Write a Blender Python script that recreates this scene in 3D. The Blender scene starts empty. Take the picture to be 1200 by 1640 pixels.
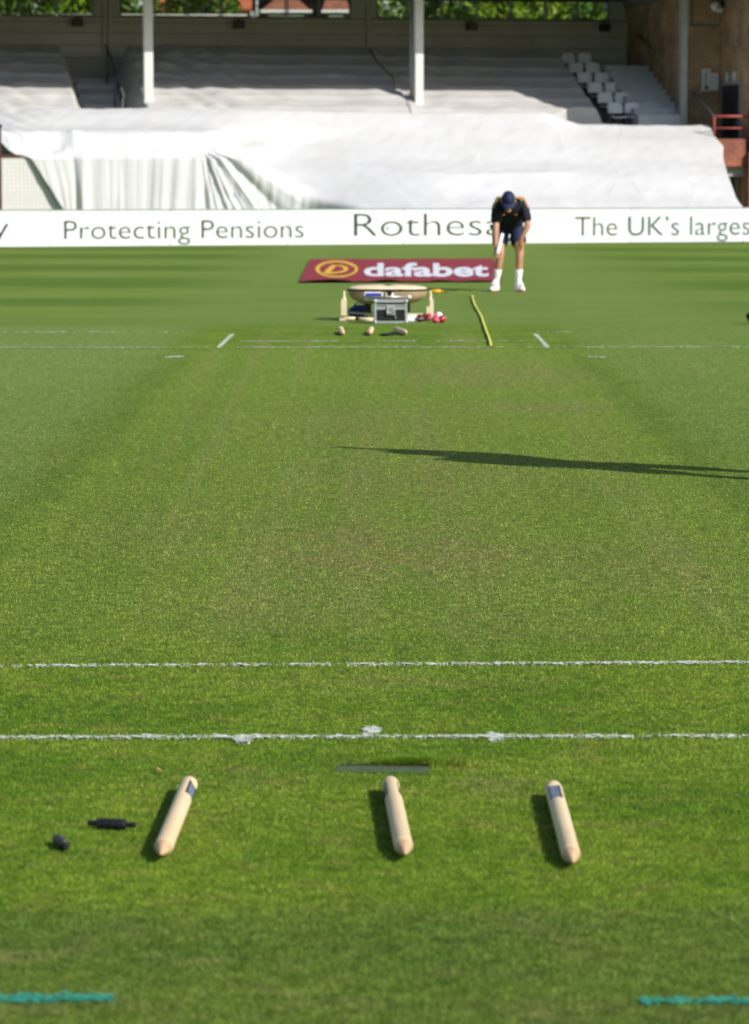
import bpy, bmesh, math, random
import numpy as np
from mathutils import Vector, Matrix, noise
from math import sin, cos, pi, radians as R

random.seed(7)
rng = np.random.default_rng(11)
scn = bpy.context.scene
col = scn.collection

# ------------------------------------------------------------------ camera, sky, sun, exposure
FPX = 5358.0                                   # focal length in pixels of the 1200 wide photograph
PITCH = math.atan(539 / FPX)
CAMH = 1.3705
cam = bpy.data.cameras.new('camera')
cam.sensor_fit = 'HORIZONTAL'; cam.sensor_width = 36.0
cam.lens = 36.0 * FPX / 1200.0
cam.clip_start = 0.1; cam.clip_end = 2000
cam.dof.use_dof = True; cam.dof.focus_distance = 12.3; cam.dof.aperture_fstop = 10.5
camo = bpy.data.objects.new('camera', cam); col.objects.link(camo)
camo.location = (0, 0, CAMH); camo.rotation_euler = (pi / 2 - PITCH, 0, 0)
scn.camera = camo

SUN_EL = R(35)
TRAVEL = Vector((-0.78, 0.63, 0)).normalized()      # horizontal direction the shadows fall
sun_dir = Vector((-TRAVEL.x * cos(SUN_EL), -TRAVEL.y * cos(SUN_EL), sin(SUN_EL)))
w = bpy.data.worlds.new('World'); scn.world = w; w.use_nodes = True
nt = w.node_tree
sky = nt.nodes.new('ShaderNodeTexSky'); sky.sky_type = 'NISHITA'; sky.sun_disc = False
sky.sun_elevation = SUN_EL; sky.sun_rotation = math.atan2(sun_dir.x, sun_dir.y)
bg = nt.nodes['Background']; bg.inputs['Strength'].default_value = 0.10
nt.links.new(sky.outputs[0], bg.inputs['Color'])
sl = bpy.data.lights.new('sun', 'SUN'); sl.energy = 4.9; sl.angle = R(0.53); sl.color = (1.0, 0.955, 0.88)
so = bpy.data.objects.new('sun', sl); col.objects.link(so)
so.rotation_euler = (-sun_dir).to_track_quat('-Z', 'Y').to_euler()
scn.view_settings.view_transform = 'Standard'; scn.view_settings.look = 'None'
scn.view_settings.exposure = 0.14; scn.view_settings.gamma = 1.0
scn.cycles.max_bounces = 6; scn.cycles.use_denoising = True

# ------------------------------------------------------------------ helpers
CP, SP = cos(PITCH), sin(PITCH)
def ray(px, py):
    x = (px - 600) / FPX; y = (820 - py) / FPX
    return Vector((x, CP + y * SP, -SP + y * CP))
def ground(px, py, z=0.0):
    "point of the ground seen at a pixel of the photograph"
    r = ray(px, py); t = (z - CAMH) / r.z
    return Vector((r.x * t, r.y * t, z))
def at(px, py, Y):
    r = ray(px, py); t = Y / r.y
    return Vector((r.x * t, Y, CAMH + r.z * t))

TH = R(11); CT, ST = cos(TH), sin(TH)                # the stand is turned a little
SO = Vector((0, 76, 0))
def stand_px(px, py, v):
    r = ray(px, py); t = (v + 76 * CT) / (-r.x * ST + r.y * CT)
    X, Y = r.x * t, r.y * t
    return X * CT + (Y - 76) * ST, CAMH + r.z * t
def S(u, v, z=0):
    return Vector((u * CT - v * ST, 76 + u * ST + v * CT, z))

def tag(o, label=None, cat=None, group=None, kind=None):
    if label: o['label'] = label
    if cat: o['category'] = cat
    if group: o['group'] = group
    if kind: o['kind'] = kind
    return o
def empty(name, loc=(0, 0, 0), rz=0.0, label=None, cat=None, group=None):
    o = bpy.data.objects.new(name, None); o.empty_display_size = 0.1
    o.location = loc; o.rotation_euler = (0, 0, rz); col.objects.link(o)
    return tag(o, label, cat, group)
def link(name, me, mat, parent=None, smooth=False):
    o = bpy.data.objects.new(name, me); col.objects.link(o)
    if mat is not None: me.materials.append(mat)
    if parent is not None: o.parent = parent
    if smooth:
        for p in me.polygons: p.use_smooth = True
    return o
def copy_tree(o, parent=None):
    c = o.copy(); col.objects.link(c); c.parent = parent
    for ch in list(o.children): copy_tree(ch, c)
    return c

class MB:
    def __init__(self): self.b = bmesh.new()
    def box(self, x0, x1, y0, y1, z0, z1, M=None):
        vs = [self.b.verts.new((x, y, z)) for x in (x0, x1) for y in (y0, y1) for z in (z0, z1)]
        for f in ((0, 1, 3, 2), (4, 6, 7, 5), (0, 4, 5, 1), (2, 3, 7, 6), (0, 2, 6, 4), (1, 5, 7, 3)):
            self.b.faces.new([vs[i] for i in f])
        if M is not None:
            for v in vs: v.co = M @ v.co
        return self
    def tube(self, pts, radii, n=12, cap=True):
        pts = [Vector(p) for p in pts]
        if not hasattr(radii, '__len__'): radii = [radii] * len(pts)
        rings = []; up = None
        for i, p in enumerate(pts):
            a = pts[max(0, i - 1)]; c = pts[min(len(pts) - 1, i + 1)]
            d = (c - a).normalized()
            if up is None:
                up = Vector((0, 0, 1)) if abs(d.z) < 0.9 else Vector((0, 1, 0))
            x = d.cross(up).normalized(); y = x.cross(d).normalized(); up = y
            rings.append([self.b.verts.new(p + (x * cos(2 * pi * k / n) + y * sin(2 * pi * k / n)) * radii[i]) for k in range(n)])
        for r0, r1 in zip(rings, rings[1:]):
            for k in range(n): self.b.faces.new((r0[k], r0[(k + 1) % n], r1[(k + 1) % n], r1[k]))
        if cap:
            self.b.faces.new(rings[0][::-1]); self.b.faces.new(rings[-1])
        return self
    def sphere(self, c, r, sx=1, sy=1, sz=1, n=16, m=10):
        M = Matrix.Translation(c) @ Matrix.Diagonal((r * sx, r * sy, r * sz, 1))
        bmesh.ops.create_uvsphere(self.b, u_segments=n, v_segments=m, radius=1, matrix=M); return self
    def grid(self, nu, nv, fn, closed=False):
        vs = [[self.b.verts.new(fn(i / nu, j / nv)) for j in range(nv + 1)] for i in range(nu + 1)]
        for i in range(nu):
            for j in range(nv):
                self.b.faces.new((vs[i][j], vs[i + 1][j], vs[i + 1][j + 1], vs[i][j + 1]))
        return self
    def build(self, name, mat, parent=None, smooth=False, bevel=0.0):
        bmesh.ops.recalc_face_normals(self.b, faces=self.b.faces[:])
        if bevel:
            bmesh.ops.bevel(self.b, geom=self.b.edges[:], offset=bevel, segments=2, affect='EDGES')
        me = bpy.data.meshes.new(name); self.b.to_mesh(me); self.b.free()
        return link(name, me, mat, parent, smooth)

def solid_sheet(o, t):
    m = o.modifiers.new('thick', 'SOLIDIFY'); m.thickness = t; m.offset = -1
    return o

# ------------------------------------------------------------------ materials
def material(name, c1, c2=None, scale=4.0, rough=0.6, metal=0.0, bump=0.0, bscale=60.0, stretch=(1, 1, 1), spec=0.4, detail=6):
    m = bpy.data.materials.new(name); m.use_nodes = True
    n = m.node_tree; p = n.nodes['Principled BSDF']
    p.inputs['Roughness'].default_value = rough; p.inputs['Metallic'].default_value = metal
    p.inputs['Specular IOR Level'].default_value = spec
    c2 = c2 or tuple(x * 0.82 for x in c1)
    tc = n.nodes.new('ShaderNodeTexCoord'); mp = n.nodes.new('ShaderNodeMapping'); mp.inputs['Scale'].default_value = stretch
    n.links.new(tc.outputs['Object'], mp.inputs['Vector'])
    nz = n.nodes.new('ShaderNodeTexNoise'); nz.inputs['Scale'].default_value = scale; nz.inputs['Detail'].default_value = detail
    n.links.new(mp.outputs[0], nz.inputs['Vector'])
    rp = n.nodes.new('ShaderNodeValToRGB'); rp.color_ramp.elements[0].position = 0.32; rp.color_ramp.elements[1].position = 0.68
    rp.color_ramp.elements[0].color = (*c2, 1); rp.color_ramp.elements[1].color = (*c1, 1)
    n.links.new(nz.outputs['Fac'], rp.inputs['Fac']); n.links.new(rp.outputs[0], p.inputs['Base Color'])
    if bump:
        b2 = n.nodes.new('ShaderNodeTexNoise'); b2.inputs['Scale'].default_value = bscale; b2.inputs['Detail'].default_value = 4
        n.links.new(mp.outputs[0], b2.inputs['Vector'])
        bp = n.nodes.new('ShaderNodeBump'); bp.inputs['Strength'].default_value = bump; bp.inputs['Distance'].default_value = 0.01
        n.links.new(b2.outputs['Fac'], bp.inputs['Height']); n.links.new(bp.outputs[0], p.inputs['Normal'])
    return m

def brick_material(name, c1, c2, mortar, rot=(pi / 2, 0, 0)):
    m = bpy.data.materials.new(name); m.use_nodes = True
    n = m.node_tree; p = n.nodes['Principled BSDF']; p.inputs['Roughness'].default_value = 0.85
    g = n.nodes.new('ShaderNodeNewGeometry'); tc = n.nodes.new('ShaderNodeTexCoord')
    sx = n.nodes.new('ShaderNodeSeparateXYZ'); n.links.new(tc.outputs['Object'], sx.inputs[0])
    ad = n.nodes.new('ShaderNodeMath'); ad.operation = 'ADD'
    n.links.new(sx.outputs[0], ad.inputs[0]); n.links.new(sx.outputs[1], ad.inputs[1])
    cb = n.nodes.new('ShaderNodeCombineXYZ'); n.links.new(ad.outputs[0], cb.inputs[0]); n.links.new(sx.outputs[2], cb.inputs[1])
    b = n.nodes.new('ShaderNodeTexBrick'); b.inputs['Scale'].default_value = 1.0
    b.inputs['Brick Width'].default_value = 0.225; b.inputs['Row Height'].default_value = 0.075; b.inputs['Mortar Size'].default_value = 0.008
    b.inputs['Color1'].default_value = (*c1, 1); b.inputs['Color2'].default_value = (*c2, 1); b.inputs['Mortar'].default_value = (*mortar, 1)
    n.links.new(cb.outputs[0], b.inputs['Vector'])
    nz = n.nodes.new('ShaderNodeTexNoise'); nz.inputs['Scale'].default_value = 1.7; nz.inputs['Detail'].default_value = 5
    n.links.new(tc.outputs['Object'], nz.inputs['Vector'])
    mx = n.nodes.new('ShaderNodeMix'); mx.data_type = 'RGBA'; mx.blend_type = 'MULTIPLY'
    rp = n.nodes.new('ShaderNodeValToRGB'); rp.color_ramp.elements[0].color = (.55, .55, .55, 1); rp.color_ramp.elements[1].color = (1.15, 1.1, 1.05, 1)
    rp.color_ramp.elements[0].position = .3; rp.color_ramp.elements[1].position = .7
    n.links.new(nz.outputs['Fac'], rp.inputs[0])
    mx.inputs[0].default_value = 1.0
    n.links.new(b.outputs['Color'], mx.inputs[6]); n.links.new(rp.outputs[0], mx.inputs[7])
    n.links.new(mx.outputs[2], p.inputs['Base Color'])
    bp = n.nodes.new('ShaderNodeBump'); bp.inputs['Strength'].default_value = .6; bp.inputs['Distance'].default_value = .01; bp.invert = True
    n.links.new(b.outputs['Fac'], bp.inputs['Height']); n.links.new(bp.outputs[0], p.inputs['Normal'])
    return m

# --- turf colour: one node group shared by the soil sheet and the blades, driven by world position
def turf_group():
    g = bpy.data.node_groups.new('turf_colour', 'ShaderNodeTree')
    g.interface.new_socket('Color', in_out='OUTPUT', socket_type='NodeSocketColor')
    N = g.nodes; L = g.links
    out = N.new('NodeGroupOutput'); geo = N.new('ShaderNodeNewGeometry')
    P = geo.outputs['Position']
    sp = N.new('ShaderNodeSeparateXYZ'); L.new(P, sp.inputs[0]); X, Y = sp.outputs[0], sp.outputs[1]
    def m(op, a, b=None, c=None, clamp=False):
        n = N.new('ShaderNodeMath'); n.operation = op; n.use_clamp = clamp
        for i, q in enumerate((a, b, c)):
            if q is None: continue
            if isinstance(q, (int, float)): n.inputs[i].default_value = q
            else: L.new(q, n.inputs[i])
        return n.outputs[0]
    def ss(x, a, b):
        n = N.new('ShaderNodeMapRange'); n.interpolation_type = 'SMOOTHSTEP'; n.clamp = True
        n.inputs[1].default_value = a; n.inputs[2].default_value = b
        L.new(x, n.inputs[0]); return n.outputs[0]
    def nz(scale, st=(1, 1, 1), detail=5, off=0):
        mp = N.new('ShaderNodeMapping'); mp.inputs['Scale'].default_value = st; mp.inputs['Location'].default_value = (off, off * .7, 0)
        L.new(P, mp.inputs[0])
        n = N.new('ShaderNodeTexNoise'); n.inputs['Scale'].default_value = scale; n.inputs['Detail'].default_value = detail
        L.new(mp.outputs[0], n.inputs['Vector']); return n.outputs['Fac']
    def mix(f, a, b):
        n = N.new('ShaderNodeMix'); n.data_type = 'RGBA'
        if isinstance(f, (int, float)): n.inputs[0].default_value = f
        else: L.new(f, n.inputs[0])
        for i, q in ((6, a), (7, b)):
            if isinstance(q, tuple): n.inputs[i].default_value = (*q, 1)
            else: L.new(q, n.inputs[i])
        return n.outputs[2]
    absx = m('ABSOLUTE', m('SUBTRACT', X, 0.05))
    wob = m('MULTIPLY', m('SUBTRACT', nz(1.1), .5), .35)
    absw = m('ADD', absx, wob)
    # near lush turf
    c = mix(ss(nz(1.6), .35, .65), (.190, .300, .024), (.124, .238, .014))
    c = mix(m('MULTIPLY', ss(nz(7, off=3), .5, .72), .55), c, (.25, .26, .05))
    # drier playing strip between the creases
    strip = m('MULTIPLY', m('SUBTRACT', 1.0, ss(absw, 1.25, 1.75)), m('MULTIPLY', ss(Y, 8.6, 11), m('SUBTRACT', 1.0, ss(Y, 25.5, 28))))
    c = mix(m('MULTIPLY', strip, .72), c, (.212, .312, .046))
    lw_ = nz(1.0, (2.6, .035, 1), 3, 4)
    lon = m('MULTIPLY', ss(Y, 8.5, 11), m('SUBTRACT', 1.0, ss(Y, 28, 31)))
    c = mix(m('MULTIPLY', lon, m('MULTIPLY', ss(lw_, .42, .62), .28)), c, (.130, .225, .022))
    lw2 = nz(1.0, (5.5, .06, 1), 3, 14)
    c = mix(m('MULTIPLY', lon, m('MULTIPLY', ss(lw2, .5, .66), .35)), c, (.27, .30, .085))
    # worn brown patches
    def patch(cx, cy, rx, ry, k, c):
        dx = m('DIVIDE', m('SUBTRACT', X, cx), rx); dy = m('DIVIDE', m('SUBTRACT', Y, cy), ry)
        d = m('SQRT', m('ADD', m('MULTIPLY', dx, dx), m('MULTIPLY', dy, dy)))
        d = m('ADD', d, m('MULTIPLY', m('SUBTRACT', nz(3.2, off=cx * 7 + cy), .5), 1.5))
        f = m('MULTIPLY', m('SUBTRACT', 1.0, ss(d, .15, 1.05)), m('MULTIPLY', ss(nz(9, off=cy), .3, .62), k * .75))
        return mix(f, c, (.28, .235, .10))
    for q in ((.05, 12.2, .75, 1.6, .75), (.85, 11.7, .75, 1.3, .45), (.8, 23.2, .95, 2.2, .75), (.95, 19.8, .65, 1.0, .7), (-.1, 18.6, .8, 2.4, .4),
              (-.36, 10.6, .5, .9, .45), (.45, 10.2, .45, .7, .4), (0.3, 15.2, 1.0, 1.8, .45), (-.8, 13, .5, 1.4, .35), (.26, 7.45, .16, .2, .5), (-.3, 7.55, .25, .2, .4), (.05, 9.0, .5, .3, .35)):
        c = patch(*q, c)
    # neighbouring strips: their pale, cool sheen is put into the turf colour
    side = m('MULTIPLY', ss(absw, 1.45, 1.8), m('MULTIPLY', ss(Y, 9.5, 14), m('SUBTRACT', 1.0, ss(Y, 30.5, 32))))
    c = mix(m('MULTIPLY', side, .6), c, (.205, .305, .068))
    sdl = m('MULTIPLY', side, ss(m('MULTIPLY', X, -1), 1.4, 2.2))
    c = mix(m('MULTIPLY', sdl, .4), c, (.215, .32, .092))
    # dark seam along the strip edge
    edge = m('MULTIPLY', m('SUBTRACT', 1.0, ss(m('ABSOLUTE', m('SUBTRACT', absw, 1.52)), .03, .2)), m('MULTIPLY', ss(Y, 10, 15), m('SUBTRACT', 1.0, ss(Y, 24, 27))))
    c = mix(m('MULTIPLY', edge, .32), c, (.125, .205, .03))
    # duller, greyer turf colour behind the stumps
    near = m('SUBTRACT', 1.0, ss(m('ADD', Y, m('MULTIPLY', m('SUBTRACT', nz(2.2), .5), .16)), 6.02, 6.3))
    c = mix(m('MULTIPLY', near, .6), c, (.120, .195, .035))
    c = mix(m('MULTIPLY', near, m('MULTIPLY', ss(nz(5, off=9), .5, .7), .5)), c, (.20, .205, .07))
    # outfield with mowing bands
    outf = ss(Y, 30.2, 31.6)
    o = mix(ss(nz(.5, (.35, 1, 1)), .35, .65), (.20, .30, .045), (.165, .265, .034))
    o = mix(m('MULTIPLY', ss(nz(2.4, (.25, 1, 1), 7, 6), .42, .66), .5), o, (.135, .225, .03))
    o = mix(m('MULTIPLY', ss(nz(1.3, (.3, 1, 1), 7, 26), .48, .68), .4), o, (.26, .34, .10))
    wave = m('SINE', m('ADD', m('MULTIPLY', Y, .92), m('ADD', m('MULTIPLY', m('SUBTRACT', nz(.25, (.3, 1, 1)),   .5), 5.0), m('MULTIPLY', X, .10))))
    band = ss(wave, -.25, .45)
    lat = m('MAXIMUM', ss(m('MULTIPLY', X, -1), 1.0, 3.0), ss(X, 2.6, 4.5))
    o = mix(m('MULTIPLY', m('MULTIPLY', band, lat), .66), o, (.090, .185, .014))
    mid = m('SUBTRACT', 1.0, lat)
    o = mix(m('MULTIPLY', mid, .45), o, (.215, .31, .075))
    lst = m('SINE', m('ADD', m('MULTIPLY', X, 2.6), m('MULTIPLY', Y, -.06)))
    o = mix(m('MULTIPLY', m('MULTIPLY', ss(lst, -.2, .4), mid), .22), o, (.15, .25, .03))
    cl_ = N.new('ShaderNodeMix'); cl_.data_type = 'RGBA'; cl_.blend_type = 'MULTIPLY'; cl_.inputs[0].default_value = 1
    cv = N.new('ShaderNodeValToRGB'); cv.color_ramp.elements[0].position = .28; cv.color_ramp.elements[1].position = .72
    cv.color_ramp.elements[0].color = (.60, .70, .62, 1); cv.color_ramp.elements[1].color = (1.38, 1.25, 1.35, 1)
    L.new(nz(19, detail=6, off=1), cv.inputs[0]); L.new(c, cl_.inputs[6]); L.new(cv.outputs[0], cl_.inputs[7]); c = cl_.outputs[2]
    c = mix(outf, c, o)
    L.new(c, out.inputs[0])
    return g
TURF = turf_group()

def ground_material():
    m = bpy.data.materials.new('turf_ground'); m.use_nodes = True
    n = m.node_tree; p = n.nodes['Principled BSDF']; p.inputs['Roughness'].default_value = .9; p.inputs['Specular IOR Level'].default_value = .15
    g = n.nodes.new('ShaderNodeGroup'); g.node_tree = TURF
    geo = n.nodes.new('ShaderNodeNewGeometry')
    nz = n.nodes.new('ShaderNodeTexNoise'); nz.inputs['Scale'].default_value = 55; nz.inputs['Detail'].default_value = 8
    n.links.new(geo.outputs['Position'], nz.inputs['Vector'])
    rp = n.nodes.new('ShaderNodeValToRGB'); rp.color_ramp.elements[0].position = .3; rp.color_ramp.elements[1].position = .7
    rp.color_ramp.elements[0].color = (.55, .55, .5, 1); rp.color_ramp.elements[1].color = (1.1, 1.1, 1.1, 1)
    n.links.new(nz.outputs['Fac'], rp.inputs[0])
    mx = n.nodes.new('ShaderNodeMix'); mx.data_type = 'RGBA'; mx.blend_type = 'MULTIPLY'; mx.inputs[0].default_value = 1
    n.links.new(g.outputs[0], mx.inputs[6]); n.links.new(rp.outputs[0], mx.inputs[7]); sxy = n.nodes.new('ShaderNodeSeparateXYZ'); n.links.new(geo.outputs['Position'], sxy.inputs[0])
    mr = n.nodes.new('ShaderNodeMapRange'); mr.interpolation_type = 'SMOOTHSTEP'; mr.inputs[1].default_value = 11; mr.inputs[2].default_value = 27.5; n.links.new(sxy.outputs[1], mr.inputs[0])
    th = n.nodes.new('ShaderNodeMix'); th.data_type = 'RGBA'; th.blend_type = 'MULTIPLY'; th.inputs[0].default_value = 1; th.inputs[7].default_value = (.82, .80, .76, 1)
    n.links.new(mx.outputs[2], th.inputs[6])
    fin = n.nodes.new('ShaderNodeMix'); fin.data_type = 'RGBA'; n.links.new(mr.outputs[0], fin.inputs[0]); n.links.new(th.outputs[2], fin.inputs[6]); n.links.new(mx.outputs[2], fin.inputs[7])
    n.links.new(fin.outputs[2], p.inputs['Base Color'])
    b = n.nodes.new('ShaderNodeTexNoise'); b.inputs['Scale'].default_value = 90; b.inputs['Detail'].default_value = 6
    n.links.new(geo.outputs['Position'], b.inputs['Vector'])
    bp = n.nodes.new('ShaderNodeBump'); bp.inputs['Strength'].default_value = .8; bp.inputs['Distance'].default_value = .02
    n.links.new(b.outputs['Fac'], bp.inputs['Height']); n.links.new(bp.outputs[0], p.inputs['Normal'])
    return m

def blade_material():
    m = bpy.data.materials.new('grass_blade'); m.use_nodes = True
    n = m.node_tree; p = n.nodes['Principled BSDF']; p.inputs['Roughness'].default_value = .5; p.inputs['Specular IOR Level'].default_value = .3
    g = n.nodes.new('ShaderNodeGroup'); g.node_tree = TURF
    at_ = n.nodes.new('ShaderNodeAttribute'); at_.attribute_name = 'rnd'
    rp = n.nodes.new('ShaderNodeValToRGB'); cr = rp.color_ramp
    cr.elements[0].position = 0; cr.elements[0].color = (.38, .42, .36, 1)
    cr.elements[1].position = 1; cr.elements[1].color = (2.9, 2.45, 4.0, 1)
    for pos, c_ in ((.25, (.70, .76, .66, 1)), (.6, (1.3, 1.32, 1.2, 1)), (.84, (1.9, 1.75, 2.1, 1))):
        e = cr.elements.new(pos); e.color = c_
    n.links.new(at_.outputs['Fac'], rp.inputs[0])
    mx = n.nodes.new('ShaderNodeMix'); mx.data_type = 'RGBA'; mx.blend_type = 'MULTIPLY'; mx.inputs[0].default_value = 1
    n.links.new(g.outputs[0], mx.inputs[6]); n.links.new(rp.outputs[0], mx.inputs[7]); n.links.new(mx.outputs[2], p.inputs['Base Color'])
    tr = n.nodes.new('ShaderNodeBsdfTranslucent'); n.links.new(mx.outputs[2], tr.inputs[0])
    ms = n.nodes.new('ShaderNodeMixShader'); ms.inputs[0].default_value = .3
    n.links.new(p.outputs[0], ms.inputs[1]); n.links.new(tr.outputs[0], ms.inputs[2])
    n.links.new(ms.outputs[0], n.nodes['Material Output'].inputs[0])
    return m

M = dict(
    cloth=material('white_cover', (.605, .61, .625), (.555, .555, .555), .7, .75, bump=.22, bscale=7, stretch=(1, 2, 2)),
    tarp=material('dusty_tarpaulin', (.52, .51, .50), (.43, .42, .41), .9, .8, bump=.7, bscale=9, stretch=(1, 1.5, 1.5)),
    tarp_dark=material('grey_tarpaulin', (.36, .355, .35), (.30, .295, .29), .9, .8, bump=.3, bscale=14),
    board=material('board_face', (.80, .82, .83), (.76, .79, .80), 1.2, .35),
    board_cool=material('board_face_cool', (.72, .77, .82), (.68, .73, .78), 1.2, .35),
    board_warm=material('board_face_warm', (.79, .80, .80), (.74, .76, .76), 1.5, .4),
    trim=material('board_trim', (.28, .34, .32), None, 6, .5),
    ink=material('dark_ink', (.030, .050, .040), (.022, .040, .032), 10, .5),
    wood=material('ash_wood', (.72, .57, .36), (.62, .47, .27), 26, .55, bump=.12, bscale=70, stretch=(1, .08, 1)),
    wood_tip=material('ash_end_grain', (.66, .45, .26), (.46, .29, .17), 34, .6),
    panel=material('camera_panel', (.020, .022, .026), (.012, .013, .016), 40, .35),
    panel_blue=material('panel_sticker', (.20, .24, .32), (.06, .08, .13), 90, .4),
    black=material('black_plastic', (.012, .012, .016), (.008, .008, .010), 60, .5, bump=.1),
    plate=material('rubber_plate', (.070, .115, .045), (.045, .08, .028), 30, .95, bump=.4, bscale=90),
    soil=material('dark_soil', (.045, .026, .014), (.018, .011, .007), 60, .95, bump=.8, bscale=80),
    paint=material('white_line_paint', (.74, .77, .73), (.42, .48, .36), 55, .8),
    teal=material('teal_line_paint', (.04, .36, .28), (.03, .25, .16), 22, .8),
    mat=material('maroon_mat', (.27, .022, .034), (.22, .018, .028), 3, .8, bump=.3, bscale=9),
    mat_white=material('mat_white_print', (.72, .74, .80), (.64, .65, .70), 8, .8),
    mat_yellow=material('mat_yellow_print', (.72, .47, .03), (.62, .38, .02), 8, .8),
    cream=material('cream_plastic', (.78, .66, .45), (.72, .59, .38), 7, .42),
    tan=material('shaded_cream_plastic', (.42, .31, .18), (.34, .25, .14), 7, .5),  # cream underside of the pod, its shade put into the colour
    steel=material('grey_steel', (.42, .43, .44), (.33, .34, .35), 14, .38, .7),
    alu=material('case_aluminium', (.56, .58, .60), (.46, .48, .50), 30, .36, .55),
    blue=material('blue_print', (.020, .045, .42), (.015, .03, .33), 12, .5),
    bluebag=material('blue_fabric', (.02, .05, .16), (.012, .03, .10), 18, .8),
    ball_red=material('red_leather', (.42, .03, .045), (.30, .018, .03), 14, .35),
    ball_maroon=material('maroon_leather', (.12, .012, .02), (.07, .008, .012), 14, .4),
    ball_pink=material('pink_leather', (.70, .045, .16), (.55, .03, .12), 14, .35),
    stitch=material('seam_thread', (.75, .70, .66), None, 60, .7),
    yellow=material('yellow_tape', (.76, .72, .12), (.66, .62, .08), 12, .5),
    amber=material('amber_plastic', (.80, .42, .01), None, 12, .45),
    skin=material('skin', (.52, .27, .17), (.44, .215, .13), 9, .5),
    navy=material('navy_shirt', (.008, .010, .020), (.005, .006, .012), 12, .8, bump=.3, bscale=25),
    navy2=material('navy_shorts', (.014, .022, .075), (.010, .015, .050), 12, .75, bump=.3, bscale=25),
    cap=material('navy_cap', (.010, .020, .070), (.007, .014, .05), 12, .7),
    gold=material('tan_stripe', (.48, .28, .11), None, 12, .7),
    white=material('white_fabric', (.80, .80, .80), (.74, .74, .75), 12, .7),
    crimson=material('red_trim', (.50, .05, .03), None, 12, .6),
    eye=material('dark_eye', (.02, .015, .012), None, 12, .3),
    concrete=material('concrete_step', (.40, .40, .40), (.30, .30, .30), 2.5, .85, bump=.3),
    step=material('painted_step', (.46, .49, .53), (.38, .41, .45), 2.5, .8, bump=.2),
    rearwall=material('beige_cladding', (.50, .49, .47), (.44, .43, .41), 1.4, .7),
    soffit=material('dark_soffit', (.06, .058, .052), None, 2, .8),
    roofm=material('grey_roof', (.22, .22, .23), None, 2, .7),
    column=material('white_column', (.74, .73, .70), (.66, .64, .60), 5, .5),
    pipe=material('grey_pipe', (.34, .34, .35), None, 5, .5),
    frame=material('window_frame', (.12, .125, .13), None, 5, .5),
    sill=material('pale_sill', (.62, .60, .54), None, 5, .6),
    speaker=material('speaker_case', (.022, .018, .020), None, 12, .6),
    seat=material('white_seat_plastic', (.74, .77, .80), (.68, .71, .74), 6, .4),
    wallwhite=material('white_perforated', (.70, .70, .685), (.63, .63, .61), 3, .7),
    brown_cap=material('brown_coping', (.09, .035, .02), None, 8, .7),
    door=material('dark_door', (.014, .018, .024), None, 6, .5),
    cabinet=material('white_cabinet', (.62, .62, .62), (.54, .54, .54), 6, .5),
    green=material('exit_green', (.015, .20, .05), None, 6, .5),
    rail_red=material('red_rail_paint', (.42, .09, .085), (.34, .06, .055), 12, .5),
    rail_grey=material('grey_rail_paint', (.30, .29, .29), None, 12, .5),
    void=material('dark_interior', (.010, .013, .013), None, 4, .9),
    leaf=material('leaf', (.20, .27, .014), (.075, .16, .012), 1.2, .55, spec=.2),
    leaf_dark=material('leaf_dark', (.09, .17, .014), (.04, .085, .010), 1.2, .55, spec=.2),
    bark=material('bark', (.10, .07, .045), (.05, .035, .022), 9, .9, bump=.6),
    tile=material('orange_roof_tile', (.50, .14, .055), (.40, .10, .04), 5, .8, bump=.4),
    tile_brown=material('brown_roof_tile', (.30, .115, .06), (.17, .07, .042), 4, .8, bump=.4),
    house_wall=brick_material('house_brick', (.30, .14, .09), (.24, .11, .07), (.35, .3, .26)),
    house_dark=material('dark_gable', (.045, .035, .032), None, 3, .8),
    fascia=material('white_fascia', (.78, .78, .77), None, 5, .5),
    brick=brick_material('yellow_brick', (.45, .30, .165), (.34, .22, .12), (.40, .34, .27)),
    brick_red=brick_material('red_brick', (.36, .105, .060), (.30, .085, .05), (.34, .20, .15)),
    brick_orange=brick_material('orange_brick', (.46, .20, .11), (.40, .17, .09), (.42, .32, .22)),
)
g_ = bpy.data.materials.new('window_glass'); g_.use_nodes = True
gn = g_.node_tree; gp = gn.nodes['Principled BSDF']; gp.inputs['Roughness'].default_value = .03
gt = gn.nodes.new('ShaderNodeBsdfTransparent'); gt.inputs[0].default_value = (.93, .95, .94, 1)
gg = gn.nodes.new('ShaderNodeBsdfGlossy'); gg.inputs['Roughness'].default_value = .03
gx = gn.nodes.new('ShaderNodeMixShader'); gx.inputs[0].default_value = .05
gn.links.new(gt.outputs[0], gx.inputs[1]); gn.links.new(gg.outputs[0], gx.inputs[2]); gn.links.new(gx.outputs[0], gn.nodes['Material Output'].inputs[0])
M['glass'] = g_
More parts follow.
